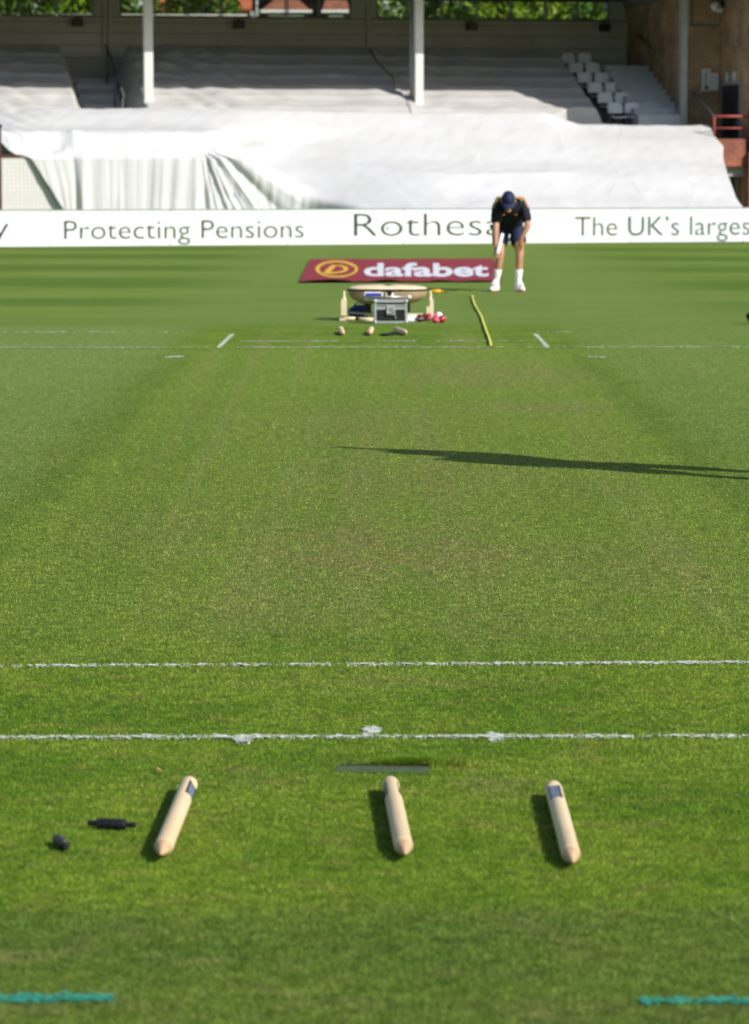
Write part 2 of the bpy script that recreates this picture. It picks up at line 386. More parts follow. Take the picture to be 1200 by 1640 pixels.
# small holes of the perforated wall
def add_holes(m):
    n = m.node_tree; p = n.nodes['Principled BSDF']; tc = n.nodes.new('ShaderNodeTexCoord')
    sx = n.nodes.new('ShaderNodeSeparateXYZ'); n.links.new(tc.outputs['Object'], sx.inputs[0])
    cb = n.nodes.new('ShaderNodeCombineXYZ'); n.links.new(sx.outputs[0], cb.inputs[0]); n.links.new(sx.outputs[2], cb.inputs[1])
    b = n.nodes.new('ShaderNodeTexBrick'); b.offset = 0.0; b.inputs['Scale'].default_value = 1
    b.inputs['Brick Width'].default_value = .085; b.inputs['Row Height'].default_value = .085; b.inputs['Mortar Size'].default_value = .012; b.inputs['Mortar Smooth'].default_value = .6
    n.links.new(cb.outputs[0], b.inputs['Vector'])
    old = p.inputs['Base Color'].links[0].from_socket
    mx = n.nodes.new('ShaderNodeMix'); mx.data_type = 'RGBA'; n.links.new(b.outputs['Fac'], mx.inputs[0]); n.links.new(old, mx.inputs[6])
    mx.inputs[7].default_value = (.50, .49, .46, 1); n.links.new(mx.outputs[2], p.inputs['Base Color'])
add_holes(M['wallwhite'])

# ------------------------------------------------------------------ text outlines
def glyphs(s, offset=0.0, res=5):
    c = bpy.data.curves.new('lettering', 'FONT'); c.body = s; c.size = 1.0; c.offset = offset; c.resolution_u = res
    c.fill_mode = 'BOTH' if False else 'FRONT'
    o = bpy.data.objects.new('lettering', c); col.objects.link(o)
    dg = bpy.context.evaluated_depsgraph_get(); dg.update()
    ev = o.evaluated_get(dg); me = ev.to_mesh()
    vs = [(v.co.x, v.co.y) for v in me.vertices]; fs = [tuple(p.vertices) for p in me.polygons]
    ev.to_mesh_clear(); bpy.data.objects.remove(o); bpy.data.curves.remove(c)
    return vs, fs
def fit(vs, x0, x1, y0, y1, src=None):
    xs = [v[0] for v in vs]
    a, b = min(xs), max(xs)
    ya, yb = src if src else (min(v[1] for v in vs), max(v[1] for v in vs))
    return [(x0 + (x - a) / (b - a) * (x1 - x0), y0 + (y - ya) / (yb - ya) * (y1 - y0)) for x, y in vs]
CAP = None

# ================================================================== the setting: ground
bm_ = MB()
def gnd():
    b = MB()
    b.grid(8, 8, lambda a, c: (-300 + 600 * a, -60 + 560 * c, 0))
    return tag(b.build('ground', ground_material()), 'green cricket turf with worn brown patches and mowing bands', 'turf', kind='structure')
gnd()

def mesh_from_tris(name, co, rnd, mat):
    n = len(co) // 3
    me = bpy.data.meshes.new(name)
    me.vertices.add(3 * n); me.vertices.foreach_set('co', co.astype(np.float32).ravel())
    me.loops.add(3 * n); me.loops.foreach_set('vertex_index', np.arange(3 * n, dtype=np.int32))
    me.polygons.add(n); me.polygons.foreach_set('loop_start', np.arange(0, 3 * n, 3, dtype=np.int32))
    a = me.attributes.new('rnd', 'FLOAT', 'POINT'); a.data.foreach_set('value', np.repeat(rnd, 3).astype(np.float32))
    me.update(calc_edges=True)
    return link(name, me, mat)

def blade_tris(x, y, h, wd, lean=.9, z=0.0):
    n = len(x)
    a = rng.uniform(0, 2 * pi, n); b = rng.uniform(0, 2 * pi, n); l = np.abs(rng.normal(0, lean, n)).clip(0, 2.2)
    dx, dy = np.cos(a) * wd / 2, np.sin(a) * wd / 2
    lx, ly = np.cos(b) * h * l, np.sin(b) * h * l
    co = np.zeros((n, 3, 3))
    co[:, 0] = np.stack([x - dx, y - dy, np.full(n, z)], 1); co[:, 1] = np.stack([x + dx, y + dy, np.full(n, z)], 1)
    co[:, 2] = np.stack([x + lx, y + ly, z + h], 1)
    return co.reshape(-1, 3)

slot_c = ground(614, 1233)
def grass():
    n = 1450000
    py = rng.uniform(548, 1720, n)
    s = .726 * (py - 281)                                   # pixels per metre on the ground there
    y = FPX / s / .995 - .13
    t_ = rng.uniform(-1, 1, n); ab = np.abs(t_); x = np.sign(t_) * np.where(ab < .72, ab / .72 * 1.12, 1.12 + (ab - .72) / .28 * 1.7) * 600 / s
    side_ = ab > .72
    k = np.clip(y / 8.0, .8, 4)
    h = rng.uniform(.003, .0085, n) * (0.92 + .08 * k); wd = rng.uniform(.0008, .0017, n) * k ** .6 * np.where(side_, 1.9, 1.0)
    keep = ~((np.abs(x - slot_c.x) < .108 + rng.normal(0, .008, n)) & (y > slot_c.y - .04 - .087 * (x - slot_c.x) + rng.normal(0, .010, n)) & (y < slot_c.y + .060 - .087 * (x - slot_c.x) - .03 * np.clip(-(x - slot_c.x) / .1, 0, 1)))
    x, y, h, wd = x[keep], y[keep], h[keep], wd[keep]
    co = blade_tris(x, y, h, wd)
    o = mesh_from_tris('short_grass', co, rng.uniform(0, 1, len(x)), blade_material())
    tag(o, 'short mown grass blades covering the cricket pitch', 'grass', kind='stuff')
grass()

def clippings():
    n = 1100
    y = rng.uniform(5.2, 12.5, n); x = rng.uniform(-1, 1, n) * y * .15
    a = rng.uniform(0, 2 * pi, n); L = rng.uniform(.004, .011, n); wd = rng.uniform(.0012, .0024, n)
    z = rng.uniform(.005, .011, n); co = np.zeros((n, 3, 3))
    co[:, 0] = np.stack([x, y, z], 1); co[:, 1] = np.stack([x + np.cos(a) * L, y + np.sin(a) * L, z + rng.uniform(-.003, .004, n)], 1)
    co[:, 2] = np.stack([x - np.sin(a) * wd * 1.5, y + np.cos(a) * wd * 1.5, z + .001], 1)
    o = mesh_from_tris('grass_clippings', co.reshape(-1, 3), rng.uniform(0, 1, n), material('straw', (.42, .38, .17), (.22, .20, .06), 80, .7))
    tag(o, 'dry straw coloured clippings scattered over the near turf', 'grass', kind='stuff')
clippings()

# painted marks on the turf: whitened blades and flecks of paint
def paint_mark(name, corners, label, mat, dens, patchy=.35, fleck=.016, hgt=.010, wd=.0022, flecks=1.0):
    a, b, c, d = [Vector(q) for q in corners]                # a-b one long side, d-c the other
    L = ((b - a).length + (c - d).length) / 2; W = ((d - a).length + (c - b).length) / 2
    n = int(dens * L * W) + 20
    u = rng.uniform(0, 1, n); v = np.clip(rng.normal(.5, .24, n), -.15, 1.15)
    keep = np.array([noise.noise((uu * L * 9, a.y * 3, vv * .8)) * .6 + noise.noise((uu * L * 2.3, a.y, 4)) * .7 + random.uniform(-.25, .25) > patchy - .5 for uu, vv in zip(u, v)])
    u, v = u[keep], v[keep]
    A, B, C_, D = [np.array(q) for q in (a, b, c, d)]
    pts = (A * (1 - u)[:, None] + B * u[:, None]) * (1 - v)[:, None] + (D * (1 - u)[:, None] + C_ * u[:, None]) * v[:, None]
    k = len(pts)
    co = blade_tris(pts[:, 0], pts[:, 1], rng.uniform(.6, 1.15, k) * hgt, rng.uniform(.7, 1.3, k) * wd, .9)
    # flecks lying on the soil
    m_ = int(k * .25 * flecks) + 4; idx = rng.integers(0, k, m_)
    f = []
    for i in idx:
        r = fleck * random.uniform(.4, 1); t = random.uniform(0, 6.3)
        p = pts[i]
        f.append([[p[0] + cos(t + q) * r, p[1] + sin(t + q) * r * .5, .004 + random.uniform(0, .003)] for q in (0, 2.1, 4.2)])
    co = np.concatenate([co, np.array(f).reshape(-1, 3)])
    o = mesh_from_tris(name, co, rng.uniform(0, 1, len(co) // 3), mat)
    return tag(o, label, 'line', kind='structure')

def line_px(name, p0, p1, half, label, mat, dens, **k):
    g0, g1 = ground(*p0), ground(*p1)
    d = (g1 - g0).normalized(); nrm = Vector((-d.y, d.x, 0)) * half
    return paint_mark(name, (g0 - nrm, g1 - nrm, g1 + nrm, g0 + nrm), label, mat, dens, **k)
WL = M['paint']
line_px('popping_crease', (-140, 1069), (1340, 1062.5), .019, 'long white painted crease line nearer the middle of the pitch', WL, 30000, patchy=.26)
line_px('bowling_crease', (-140, 1183.5), (1340, 1181), .020, 'long white painted crease line just beyond the near stumps', WL, 34000, patchy=.22)
for px, py, lab in ((390, 1187, 'left of three white paint blobs on the near crease line'), (595, 1172, 'middle of three white paint blobs on the near crease line'), (795, 1183, 'right of three white paint blobs on the near crease line')):
    line_px('crease_mark', (px - 11, py), (px + 11, py), .05, lab, WL, 130000, patchy=-.3, hgt=.008, wd=.0018)['group'] = 'blobs of paint on the near crease'
line_px('far_popping_crease', (-160, 557.5), (348, 556.5), .02, 'thin white line across the far end left of the far stumps', WL, 9000, patchy=.30, wd=.004, fleck=.04, flecks=1.2)
line_px('far_popping_crease', (380, 556.5), (1360, 555.8), .02, 'thin white line across the far end right of the far stumps', WL, 9000, patchy=.30, wd=.004, fleck=.04, flecks=1.2)
line_px('far_bowling_crease', (385, 547), (862, 546), .018, 'thin white line just in front of the far stumps', WL, 8000, patchy=.36, wd=.004, fleck=.04, flecks=1.2)
line_px('far_back_line', (0, 532.5), (340, 532), .02, 'faint white line at far left behind the slanting crease', WL, 1700, patchy=.45, wd=.006, fleck=.05)
line_px('far_back_line', (862, 532), (912, 532), .02, 'faint short white line at the far right behind the slanting crease', WL, 5000, patchy=.25, wd=.006, fleck=.05)
line_px('return_crease', (350, 557), (372.5, 536), .013, 'slanting white return crease on the left at the far end', WL, 30000, patchy=-.15, wd=.004, fleck=.02)
line_px('return_crease', (878, 557), (857.5, 535.5), .013, 'slanting white return crease on the right at the far end', WL, 30000, patchy=-.15, wd=.004, fleck=.02)
line_px('guard_mark', (268, 573), (293, 571.5), .03, 'short white tick on the turf at far left', WL, 30000, patchy=.05, wd=.006, fleck=.03)
line_px('guard_mark', (942, 572.5), (968, 573), .026, 'short white tick on the turf at far right', WL, 26000, patchy=.1, wd=.006, fleck=.03)
line_px('teal_line', (-160, 1604), (182, 1602), .026, 'teal painted line at the bottom left corner', M['teal'], 70000, patchy=-.15, wd=.0022, hgt=.009)
line_px('teal_line', (1026, 1607), (1400, 1606), .021, 'teal painted line at the bottom right corner', M['teal'], 70000, patchy=-.15, wd=.0022, hgt=.009)

# ================================================================== near stumps, bails, cover plate
STL = .80; SR = .0192
def stump_profile(mb, r=SR, L=STL, cut=True, n=28):
    "along +Y: pointed end at y=0, rounded top at y=L; two flats are milled near the top"
    prof = [(0, .0005), (.005, .0035), (.02, .0075), (.045, .0125), (.068, .0165), (.078, r)]
    ys = [p for p in prof] + [(t, r) for t in np.linspace(.10, L * .70, 8)] + [(L * .725, r), (L * .735, r), (L * .745, r), (L * .93, r), (L * .94, r), (L * .955, r), (L - .016, r * .97), (L - .008, r * .85), (L - .002, r * .55), (L, .0008)]
    rings = []
    for y, rr in ys:
        ring = []
        inc = cut and L * .744 < y < L * .932
        for k in range(n):
            a = 2 * pi * k / n; x, z = cos(a) * rr, sin(a) * rr
            if inc: z = max(-.0120, min(.0120, z))
            ring.append(mb.b.verts.new((x, y, z)))
        rings.append(ring)
    for r0, r1 in zip(rings, rings[1:]):
        for k in range(n): mb.b.faces.new((r0[k], r0[(k + 1) % n], r1[(k + 1) % n], r1[k]))
    mb.b.faces.new(rings[0]); mb.b.faces.new(rings[-1])

def make_stump(tip, top, roll, label, group, r=SR, panel=True):
    tip, top = Vector(tip), Vector(top); L = (top - tip).length; d = (top - tip).normalized()
    root = empty('cricket_stump', (0, 0, 0), 0, label, 'stump', group)
    mb = MB(); stump_profile(mb, r, L, panel)
    body = mb.build('shaft', M['wood'], root, True)
    body.data.materials.append(M['wood_tip'])
    for p in body.data.polygons:
        p.material_index = 1 if p.center.y < .072 else 0
    if panel:
        for s in (1, -1):
            z0, z1 = sorted((s * .0116, s * .0146))
            x = .0136
            f = MB().box(-x, x, L * .748, L * .928, z0, z1).build('panel', M['panel'], root, bevel=.001)
            z0, z1 = sorted((s * .0146, s * .0151))
            MB().box(-x * .66, x * .66, L * .766, L * .912, z0, z1).build('sticker', M['panel_blue'], f)
    y = d; x = y.cross(Vector((0, 0, 1))).normalized(); z = x.cross(y)
    rot = Matrix((x, y, z)).transposed().to_4x4()
    root.matrix_world = Matrix.Translation(tip + Vector((0, 0, r + .003))) @ rot @ Matrix.Rotation(R(roll), 4, 'Y')
    return root
def near_pt(px, py): return ground(px, py, .0)
SG = 'three stumps lying at the near end'
def near_stump(tp, tq, roll, label):
    a = ground(tp[0], tp[1], SR); b = ground(tq[0], tq[1], SR)
    a.z = b.z = 0
    return make_stump(a, b, roll, label, SG)
near_stump((257.5, 1371), (304, 1256), 62, 'wooden stump on the left, leaning towards the two black bails, its dark panel facing right')
near_stump((649, 1370), (625, 1256), 88, 'wooden stump in the middle with a waisted top end below the cover plate')
near_stump((918, 1383), (886, 1263), -8, 'wooden stump on the right with its blue grey panel facing up')

def make_bail(loc, rz, label, tilt=0):
    root = empty('bail', loc, rz, label, 'bail', 'two black bails beside the near stumps')
    mb = MB()
    pr = [(-.0555, .0045), (-.0545, .006), (-.037, .0062), (-.0365, .0068), (-.0335, .0105), (-.031, .0118), (-.0245, .0118), (-.0235, .0098), (-.021, .0098), (-.020, .0118), (-.010, .0118), (-.009, .0098), (-.0065, .0098), (-.0055, .0118), (.0045, .0118), (.0055, .0098), (.008, .0098), (.009, .0118), (.018, .0118), (.019, .0098), (.0215, .0098), (.0225, .0118), (.027, .0105), (.029, .007), (.030, .0058), (.0495, .0055), (.051, .004)]
    mb.tube([(a, 0, 0) for a, _ in pr], [b for _, b in pr], 18)
    mb.build('barrel', M['black'], root, False)
    root.rotation_euler = (0, tilt, rz)
    return root
b1 = ground(181, 1330); make_bail((b1.x, b1.y, .0135), R(-14), 'black bail lying crosswise between the other bail and the left stump')
b2 = ground(98, 1360); make_bail((b2.x, b2.y, .0135), R(-72), 'black bail at far left seen almost end on')

pc = empty('cover_plate', (slot_c.x, slot_c.y, 0), R(-5), 'grey green rectangular plate let into the turf behind the middle stump', 'cover plate')
MB().box(-.108, .108, -.05, .028, .0005, .0035).build('plate', M['plate'], pc)
MB().box(-.106, .110, .0285, .058, .0005, .0032).build('gap', M['soil'], pc)
def tuft():
    n = 4200
    x = rng.normal(slot_c.x + .085, .045, n); y = rng.normal(slot_c.y + .062, .015, n)
    x2 = rng.uniform(slot_c.x - .03, slot_c.x + .12, 900); y2 = rng.uniform(slot_c.y + .050, slot_c.y + .064, 900)
    x = np.concatenate([x, x2]); y = np.concatenate([y, y2]); keep = ~((np.abs(x - slot_c.x) < .106) & (y < slot_c.y + .050))
    x, y = x[keep], y[keep]
    co = blade_tris(x, y, rng.uniform(.008, .026, len(x)), rng.uniform(.0014, .0024, len(x)), .8)
    o = mesh_from_tris('grass_tuft', co, rng.uniform(.2, .78, len(x)), bpy.data.materials['grass_blade'])
    tag(o, 'longer tuft of grass at the right end of the plate', 'grass', kind='stuff')
tuft()
lf = ground(253, 1240)
b = MB(); b.grid(6, 3, lambda a, c: (lf.x + (a - .5) * .018, lf.y + (c - .5) * .016 * (1 - (2 * a - 1) ** 2 * .9), .011 + .003 * sin(a * 5)))
tag(solid_sheet(b.build('fallen_petal', M['gold'], smooth=True), .001), 'tiny tan petal on the grass near the left stump', 'petal')

# ================================================================== far stumps and bail
FG = 'three stumps lying at the far end'
def far_stump(px, py, dx, label, roll, panel):
    a = ground(px, py); a.y -= .02
    return make_stump(a, a + Vector((dx, .74, 0)), roll, label, FG, r=.0235, panel=panel)
far_stump(548.5, 538, -.02, 'far stump lying end on, leftmost of three before the cream pod', 20, True)
far_stump(592, 538, .015, 'far stump lying end on, middle one before the cream pod', 50, True)
far_stump(650, 537.5, -.085, 'far stump with grey side, rightmost of three before the silver case', -60, True)
b3 = ground(627, 537.5); fb = make_bail((b3.x, b3.y, .0135), R(8), 'black bail on the grass between the far stumps'); fb['group'] = 'bails at the far end'
b4 = ground(613, 538.5); fb = make_bail((b4.x + .02, b4.y, .0135), R(-20), 'second black bail just left of the far bail'); fb['group'] = 'bails at the far end'

# ================================================================== cream pod on its tubular frame
PD = ground(622, 512).y
def pz(py): return at(600, py, PD).z
def px_(px): return at(px, 500, PD).x
PX0 = px_(621)
pod = empty('cream_pod', (PX0, PD, 0), 0, 'cream rounded pod with black seam held on a low tubular frame behind the silver case', 'equipment')
def rel(px, py): return (px_(px) - PX0, pz(py))
zs = pz(463.5); hw = (px_(684.5) - px_(557.5)) / 2
def pod_half(s, hh, notch=False):
    def f(a, c):
        ang = 2 * pi * a; rr = sin(c * pi / 2); zz = cos(c * pi / 2)
        ex = 2 / 2.6
        sx = abs(cos(ang)) ** ex * (1 if cos(ang) > 0 else -1); sy = abs(sin(ang)) ** ex * (1 if sin(ang) > 0 else -1)
        x = hw * rr ** .8 * sx; y = .21 * rr ** .8 * sy; z = s * hh * (zz ** .72)
        if notch: z -= .016 * math.exp(-(x / .035) ** 2) * zz
        return (x, y, zs + z)
    return f
MB().grid(48, 14, pod_half(1, pz(455.5) - zs, True)).build('lid', M['cream'], pod, True)
MB().grid(48, 14, pod_half(-1, zs - pz(488))).build('hull', M['tan'], pod, True)
ring = [(hw * 1.006 * (abs(cos(a)) ** (2 / 2.6)) * (1 if cos(a) > 0 else -1), .212 * (abs(sin(a)) ** (2 / 2.6)) * (1 if sin(a) > 0 else -1), zs) for a in np.linspace(0, 2 * pi, 65)]
MB().tube(ring, .009, 8).build('seam', M['black'], pod, True)
def bar(name, p, q, r, mat, y=0.0, y2=None):
    (x0, z0), (x1, z1) = rel(*p), rel(*q)
    return MB().tube([(x0, y, z0), (x1, y if y2 is None else y2, z1)], r, 12).build(name, mat, pod, True)
# label panel, handle, stays
x0, z0 = rel(584, 479); x1, z1 = rel(612, 466)
lp = MB().box(x0, x1, -.232, -.214, z0, z1).build('label_plate', M['white'], pod)
x0, z0 = rel(586, 473.5); x1, z1 = rel(611, 468)
MB().box(x0, x1, -.236, -.233, z0, z1).build('blue_band', M['blue'], lp)
x0, z0 = rel(588, 477.5); x1, z1 = rel(610, 475.5)
MB().box(x0, x1, -.236, -.233, z0, z1).build('grey_band', M['steel'], lp)
bar('handle', (576, 474), (655, 474), .010, M['steel'], -.25)
x, z = rel(655, 474); MB().sphere((x, -.25, z), .018, 1.2).build('handle_grip', M['white'], pod, True)
for a, c, m_ in ((612, .008, 'cream'), (619, .008, 'cream'), (628, .012, 'white')):
    bar('stay', (a, 468), (a, 486), c, M[m_], -.225)
x0, z0 = rel(621, 470); x1, z1 = rel(628, 464); MB().box(x0, x1, -.24, -.20, z0, z1).build('clip', M['black'], pod, bevel=.003)
# pedestal
x0, z0 = rel(584, 501); x1, z1 = rel(595, 484)
MB().box(x0, x1, -.06, .06, z0, z1).build('pedestal', M['black'], pod, bevel=.006)
x0, z0 = rel(645, 500); x1, z1 = rel(657, 474)
MB().box(x0, x1, -.06, .06, z0, z1).build('pedestal', M['black'], pod, bevel=.006)
# posts
def post(parts):
    for (a, bq, r) in parts: pass
b = MB(); x, z0 = rel(551.5, 503); _, z1 = rel(551.5, 478); b.box(x - .027, x + .027, -.29, -.23, z0, z1)
_, z2 = rel(551.5, 464); b.tube([(x, -.26, z1 - .004), (x, -.26, z1 + .02), (x, -.26, z2 - .01), (x, -.26, z2)], [.025, .014, .012, .004], 12)
b.build('post', M['cream'], pod)
b = MB(); x, z0 = rel(691, 514.5); _, z1 = rel(691, 478); b.box(x - .018, x + .018, -.23, -.17, z0, z1)
_, z2 = rel(691, 464); x -= .012; b.tube([(x, -.2, z1 - .004), (x, -.2, z1 + .02), (x, -.2, z2 - .01), (x, -.2, z2)], [.018, .014, .012, .004], 12)
b.build('post', M['cream'], pod)
# base tubes, L-shaped arm
bar('base_tube', (547, 508), (571, 508), .014, M['cream'], -.26)
bar('base_tube', (574, 508.5), (603, 510), .015, M['cream'], -.26)
bar('base_tube', (584, 514), (606, 514), .018, M['cream'], -.30)
bar('tube_joint', (570, 508), (575, 508.5), .018, M['black'], -.26)
b = MB(); (x0, z0), (x1, z1) = rel(645, 503.5), rel(690, 503.5); b.box(x0, x1, -.225, -.175, z0 - .016, z0 + .018)
xa, za = rel(686, 503.5); _, zb = rel(686, 489); b.box(xa - .018, xa + .014, -.2275, -.1725, za + .0185, zb)
b.build('side_arm', M['cream'], pod)
bar('brace', (548, 502), (560, 492), .006, M['steel'], -.05)
bar('brace', (548, 499), (600, 503), .010, M['steel'], -.06, -.1)
MB().box(rel(583, 505)[0], rel(600, 505)[0], -.03, .09, rel(583, 506)[1], rel(600, 499)[1]).build('foot_block', M['cream'], pod, bevel=.004)
for px in (549, 691):
    x, _ = rel(px, 500); MB().box(x - .03, x + .03, -.31 if px < 600 else -.25, .05, 0.002, .022).build('foot', M['cream'], pod, bevel=.004)
# blue bag behind
q = ground(575, 508); q.y = PD + .35
b = MB(); b.sphere((0, 0, .055), .10, 1.05, .8, .75, 20, 12)
bb = empty('blue_bag', (px_(575), q.y, 0), 0, 'small blue bag on the grass behind the left of the frame', 'bag')
for v in b.b.verts:
    v.co.z = max(.0, v.co.z); v.co += Vector((1, .5, .4)) * .012 * noise.noise(v.co * 20)
b.build('bag_body', M['bluebag'], bb, True)
MB().tube([(-.05, 0, .12), (-.02, 0, .15), (.03, 0, .15), (.06, 0, .11)], .006, 8).build('strap', M['bluebag'], bb, True)

# ================================================================== silver flight case
CD = ground(626, 518)
case = empty('flight_case', (CD.x, CD.y, 0), R(2), 'silver aluminium flight case with black panels and a big latch', 'case')
cw = .154; ch = .215; cd = .20
MB().box(-cw + .012, cw - .012, .010, cd - .010, .010, ch - .010).build('shell', M['black'], case)
b = MB(); e = .02
for x in (-cw, cw - e):
    for y in (0, cd - e): b.box(x, x + e, y, y + e, 0.003, ch)
for z in (.003, ch - e):
    for y in (0, cd - e): b.box(-cw + e, cw - e, y + .001, y + e - .001, z + .001, z + e - .001)
    for x in (-cw, cw - e): b.box(x + .001, x + e - .001, e, cd - e, z + .001, z + e - .001)
b.build('edge_frame', M['alu'], case)
MB().box(-cw + e, cw - e, .003, .010, .130, .158).build('lid_rail', M['alu'], case)
MB().box(-cw + e, cw - e, .003, .010, .166, .176).build('lid_rail', M['alu'], case)
MB().box(-cw + .001, cw - .001, .012, cd - .001, ch, ch + .003).build('top_panel', M['alu'], case)
for x in (-cw + .009, cw - .009):
    for z in (.014, ch - .008):
        for y in (.004, cd - .004): MB().sphere((x, y, z), .017, n=12, m=8).build('corner_cap', M['alu'], case, True)
lt = MB().box(-.042, .042, -.010, .003, .078, .168).build('latch', M['alu'], case, bevel=.004)
MB().tube([(-.03, -.014, .155), (-.03, -.016, .10), (0, -.018, .088), (.03, -.016, .10), (.03, -.014, .155)], .005, 8).build('hasp', M['steel'], lt, True)
MB().box(-.012, .012, -.018, -.0105, .112, .15).build('catch', M['steel'], lt, bevel=.002)
MB().tube([(.045, -.004, .08), (.045, -.014, .05), (.052, -.014, .045)], .004, 8).build('padlock_loop', M['steel'], case, True)

# ================================================================== balls, cloth, tape
def ball(px, py, mat, label, r=.0362):
    g0 = ground(px, py)
    o = empty('cricket_ball', (g0.x, g0.y, 0), 0, label, 'ball', 'balls on the grass right of the silver case')
    MB().sphere((0, 0, r), r, n=24, m=14).build('leather', M[mat], o, True)
    t = random.uniform(0, 3); ax = Matrix.Rotation(t, 4, 'Z') @ Matrix.Rotation(random.uniform(-.8, .8), 4, 'X')
    MB().tube([ax @ Vector((cos(a) * r * 1.002, sin(a) * r * 1.002, 0)) + Vector((0, 0, r)) for a in np.linspace(0, 2 * pi, 33)], .0018, 6).build('seam', M['stitch'], o, True)
ball(673, 515.5, 'ball_maroon', 'dark maroon ball nearest the silver case')
ball(680, 513.5, 'ball_maroon', 'maroon ball second from the silver case')
ball(687, 514, 'ball_red', 'red ball before the frame post, beside the maroon ones')
ball(698, 517.5, 'ball_pink', 'bright pink ball second from the right end of the row')
ball(708.5, 517, 'ball_red', 'red ball at the right end of the row')
ball(693, 511, 'ball_red', 'red ball half hidden behind the pink one')
ball(703, 511.5, 'mat_white', 'added white ball standing for a glint between the pink and end red ball')  # pale ball added to stand for a glint among the balls
tw = ground(661, 516)
b = MB(); b.grid(24, 16, lambda a, c: ((a - .5) * .17, (c - .5) * .12, .004 + .055 * max(0, sin(pi * a) * sin(pi * c)) ** .6 * (1 + .5 * noise.noise((a * 5, c * 5, 2)))))
t = tag(solid_sheet(b.build('white_cloth', M['white'], smooth=True), .003), 'crumpled white cloth on the grass beside the silver case', 'cloth'); t.location = (tw.x - .01, tw.y + .12, 0)
# yellow tape running down the turf
pts = [ground(a, c) for a, c in ((757, 474), (757.5, 480), (761, 490), (767, 501), (770.5, 507), (774, 517), (778.5, 530), (783, 542), (785.5, 550), (786.5, 556))]
def smooth_path(pts, k=6):
    out = []
    for i in range(len(pts) - 1):
        p0, p1, p2, p3 = pts[max(0, i - 1)], pts[i], pts[i + 1], pts[min(len(pts) - 1, i + 2)]
        for j in range(k):
            t = j / k
            out.append(.5 * ((2 * p1) + (-p0 + p2) * t + (2 * p0 - 5 * p1 + 4 * p2 - p3) * t * t + (-p0 + 3 * p1 - 3 * p2 + p3) * t ** 3))
    return out + [pts[-1]]
def ribbon(path, wid, name, mat, parent=None, zf=lambda i: .012):
    b = MB(); prev = None
    for i, p in enumerate(path):
        d = (path[min(i + 1, len(path) - 1)] - path[max(0, i - 1)]); d.z = 0; d.normalize(); nrm = Vector((-d.y, d.x, 0)) * wid / 2
        tw_ = .012 * sin(i * .5)
        cur = (b.b.verts.new(p - nrm + Vector((0, 0, zf(i) + abs(tw_)))), b.b.verts.new(p + nrm + Vector((0, 0, zf(i)))))
        if prev: b.b.faces.new((prev[0], prev[1], cur[1], cur[0]))
        prev = cur
    return solid_sheet(b.build(name, mat, parent, True), .002)
tp = ribbon(smooth_path(pts), .019, 'measuring_tape', M['yellow'])
tag(tp, 'yellow measuring tape laid in a wavy line down the far turf', 'tape')
tp2 = ribbon(smooth_path([ground(706, 469.5), ground(725, 470.5), ground(748, 470.5), ground(768, 470.5)]), .035, 'marker_tape', M['yellow'])
tag(tp2, 'faint yellow tape lying crosswise behind the long measuring tape', 'tape')
rl = ground(698, 470.5)
rr = empty('tape_reel', (rl.x, rl.y, 0), R(10), 'amber tape reel on the grass beside the cream frame post', 'tape reel')
MB().tube([(-.05, 0, .028), (-.045, 0, .03), (.055, 0, .03), (.06, 0, .028)], [.012, .022, .022, .012], 14).build('reel_body', M['amber'], rr, True)
MB().tube([(.06, 0, .03), (.09, 0, .03)], .008, 8).build('grip', M['amber'], rr, True)
# object cut by the right edge
kb = ground(1204, 519)
k = empty('kit_bag', (kb.x + .09, kb.y, 0), R(-8), 'black kit bag half out of frame at the right edge', 'bag')
b = MB().tube([(-.13, 0, .05), (-.125, 0, .055), (-.08, 0, .062), (.3, 0, .066), (.345, 0, .06), (.35, 0, .05)], [.02, .045, .058, .062, .045, .02], 18)
b.build('bag_body', M['black'], k, True)
MB().tube([(-.02, -.05, .10), (.03, -.06, .15), (.14, -.06, .15), (.19, -.05, .10)], .007, 8).build('handle', M['black'], k, True)
MB().box(-.1, .3, -.064, -.058, .06, .068).build('zip', M['steel'], k)

# ================================================================== maroon mat with printed lettering
TL, TR, BR, BL = (497, 416.5), (790, 415.5), (806, 452), (479, 453.5)
def mat_px(a, c):
    "a across 0..1, c 0 near edge .. 1 far edge, in pixels of the photograph"
    n0 = (BL[0] + (BR[0] - BL[0]) * a, BL[1] + (BR[1] - BL[1]) * a); f0 = (TL[0] + (TR[0] - TL[0]) * a, TL[1] + (TR[1] - TL[1]) * a)
    return n0[0] + (f0[0] - n0[0]) * c, n0[1] + (f0[1] - n0[1]) * c
NL, NR, FR, FL = ground(*BL), ground(*BR), ground(*TR), ground(*TL)
def mat_z(x, y):
    a = (x + 1) / 2.7; e = math.exp(-(y - 43.0) / .5)
    return .014 + .045 * e * max(0, noise.noise((x * 2.6, .3, 0)) + .12) + .006 * noise.noise((x * 1.2, y * .9, 3)) + .006
root = empty('advert_mat', ((NL.x + NR.x) / 2, 43, 0), 0, 'long maroon advertising mat with yellow logo and white bold lettering on the grass', 'mat')
OFF = Vector(((NL.x + NR.x) / 2, 43, 0))
def matpt(a, c):
    p = (NL * (1 - a) + NR * a) * (1 - c) + (FL * (1 - a) + FR * a) * c
    p.y += .10 * noise.noise((a * 9, 7, 0)) * (1 if c < .02 else 0) + .35 * noise.noise((a * 7, 2, 0)) * (1 if c > .98 else 0)
    return Vector((p.x, p.y, mat_z(p.x, p.y))) - OFF
o = MB().grid(90, 60, matpt).build('mat_sheet', M['mat'], root, True)
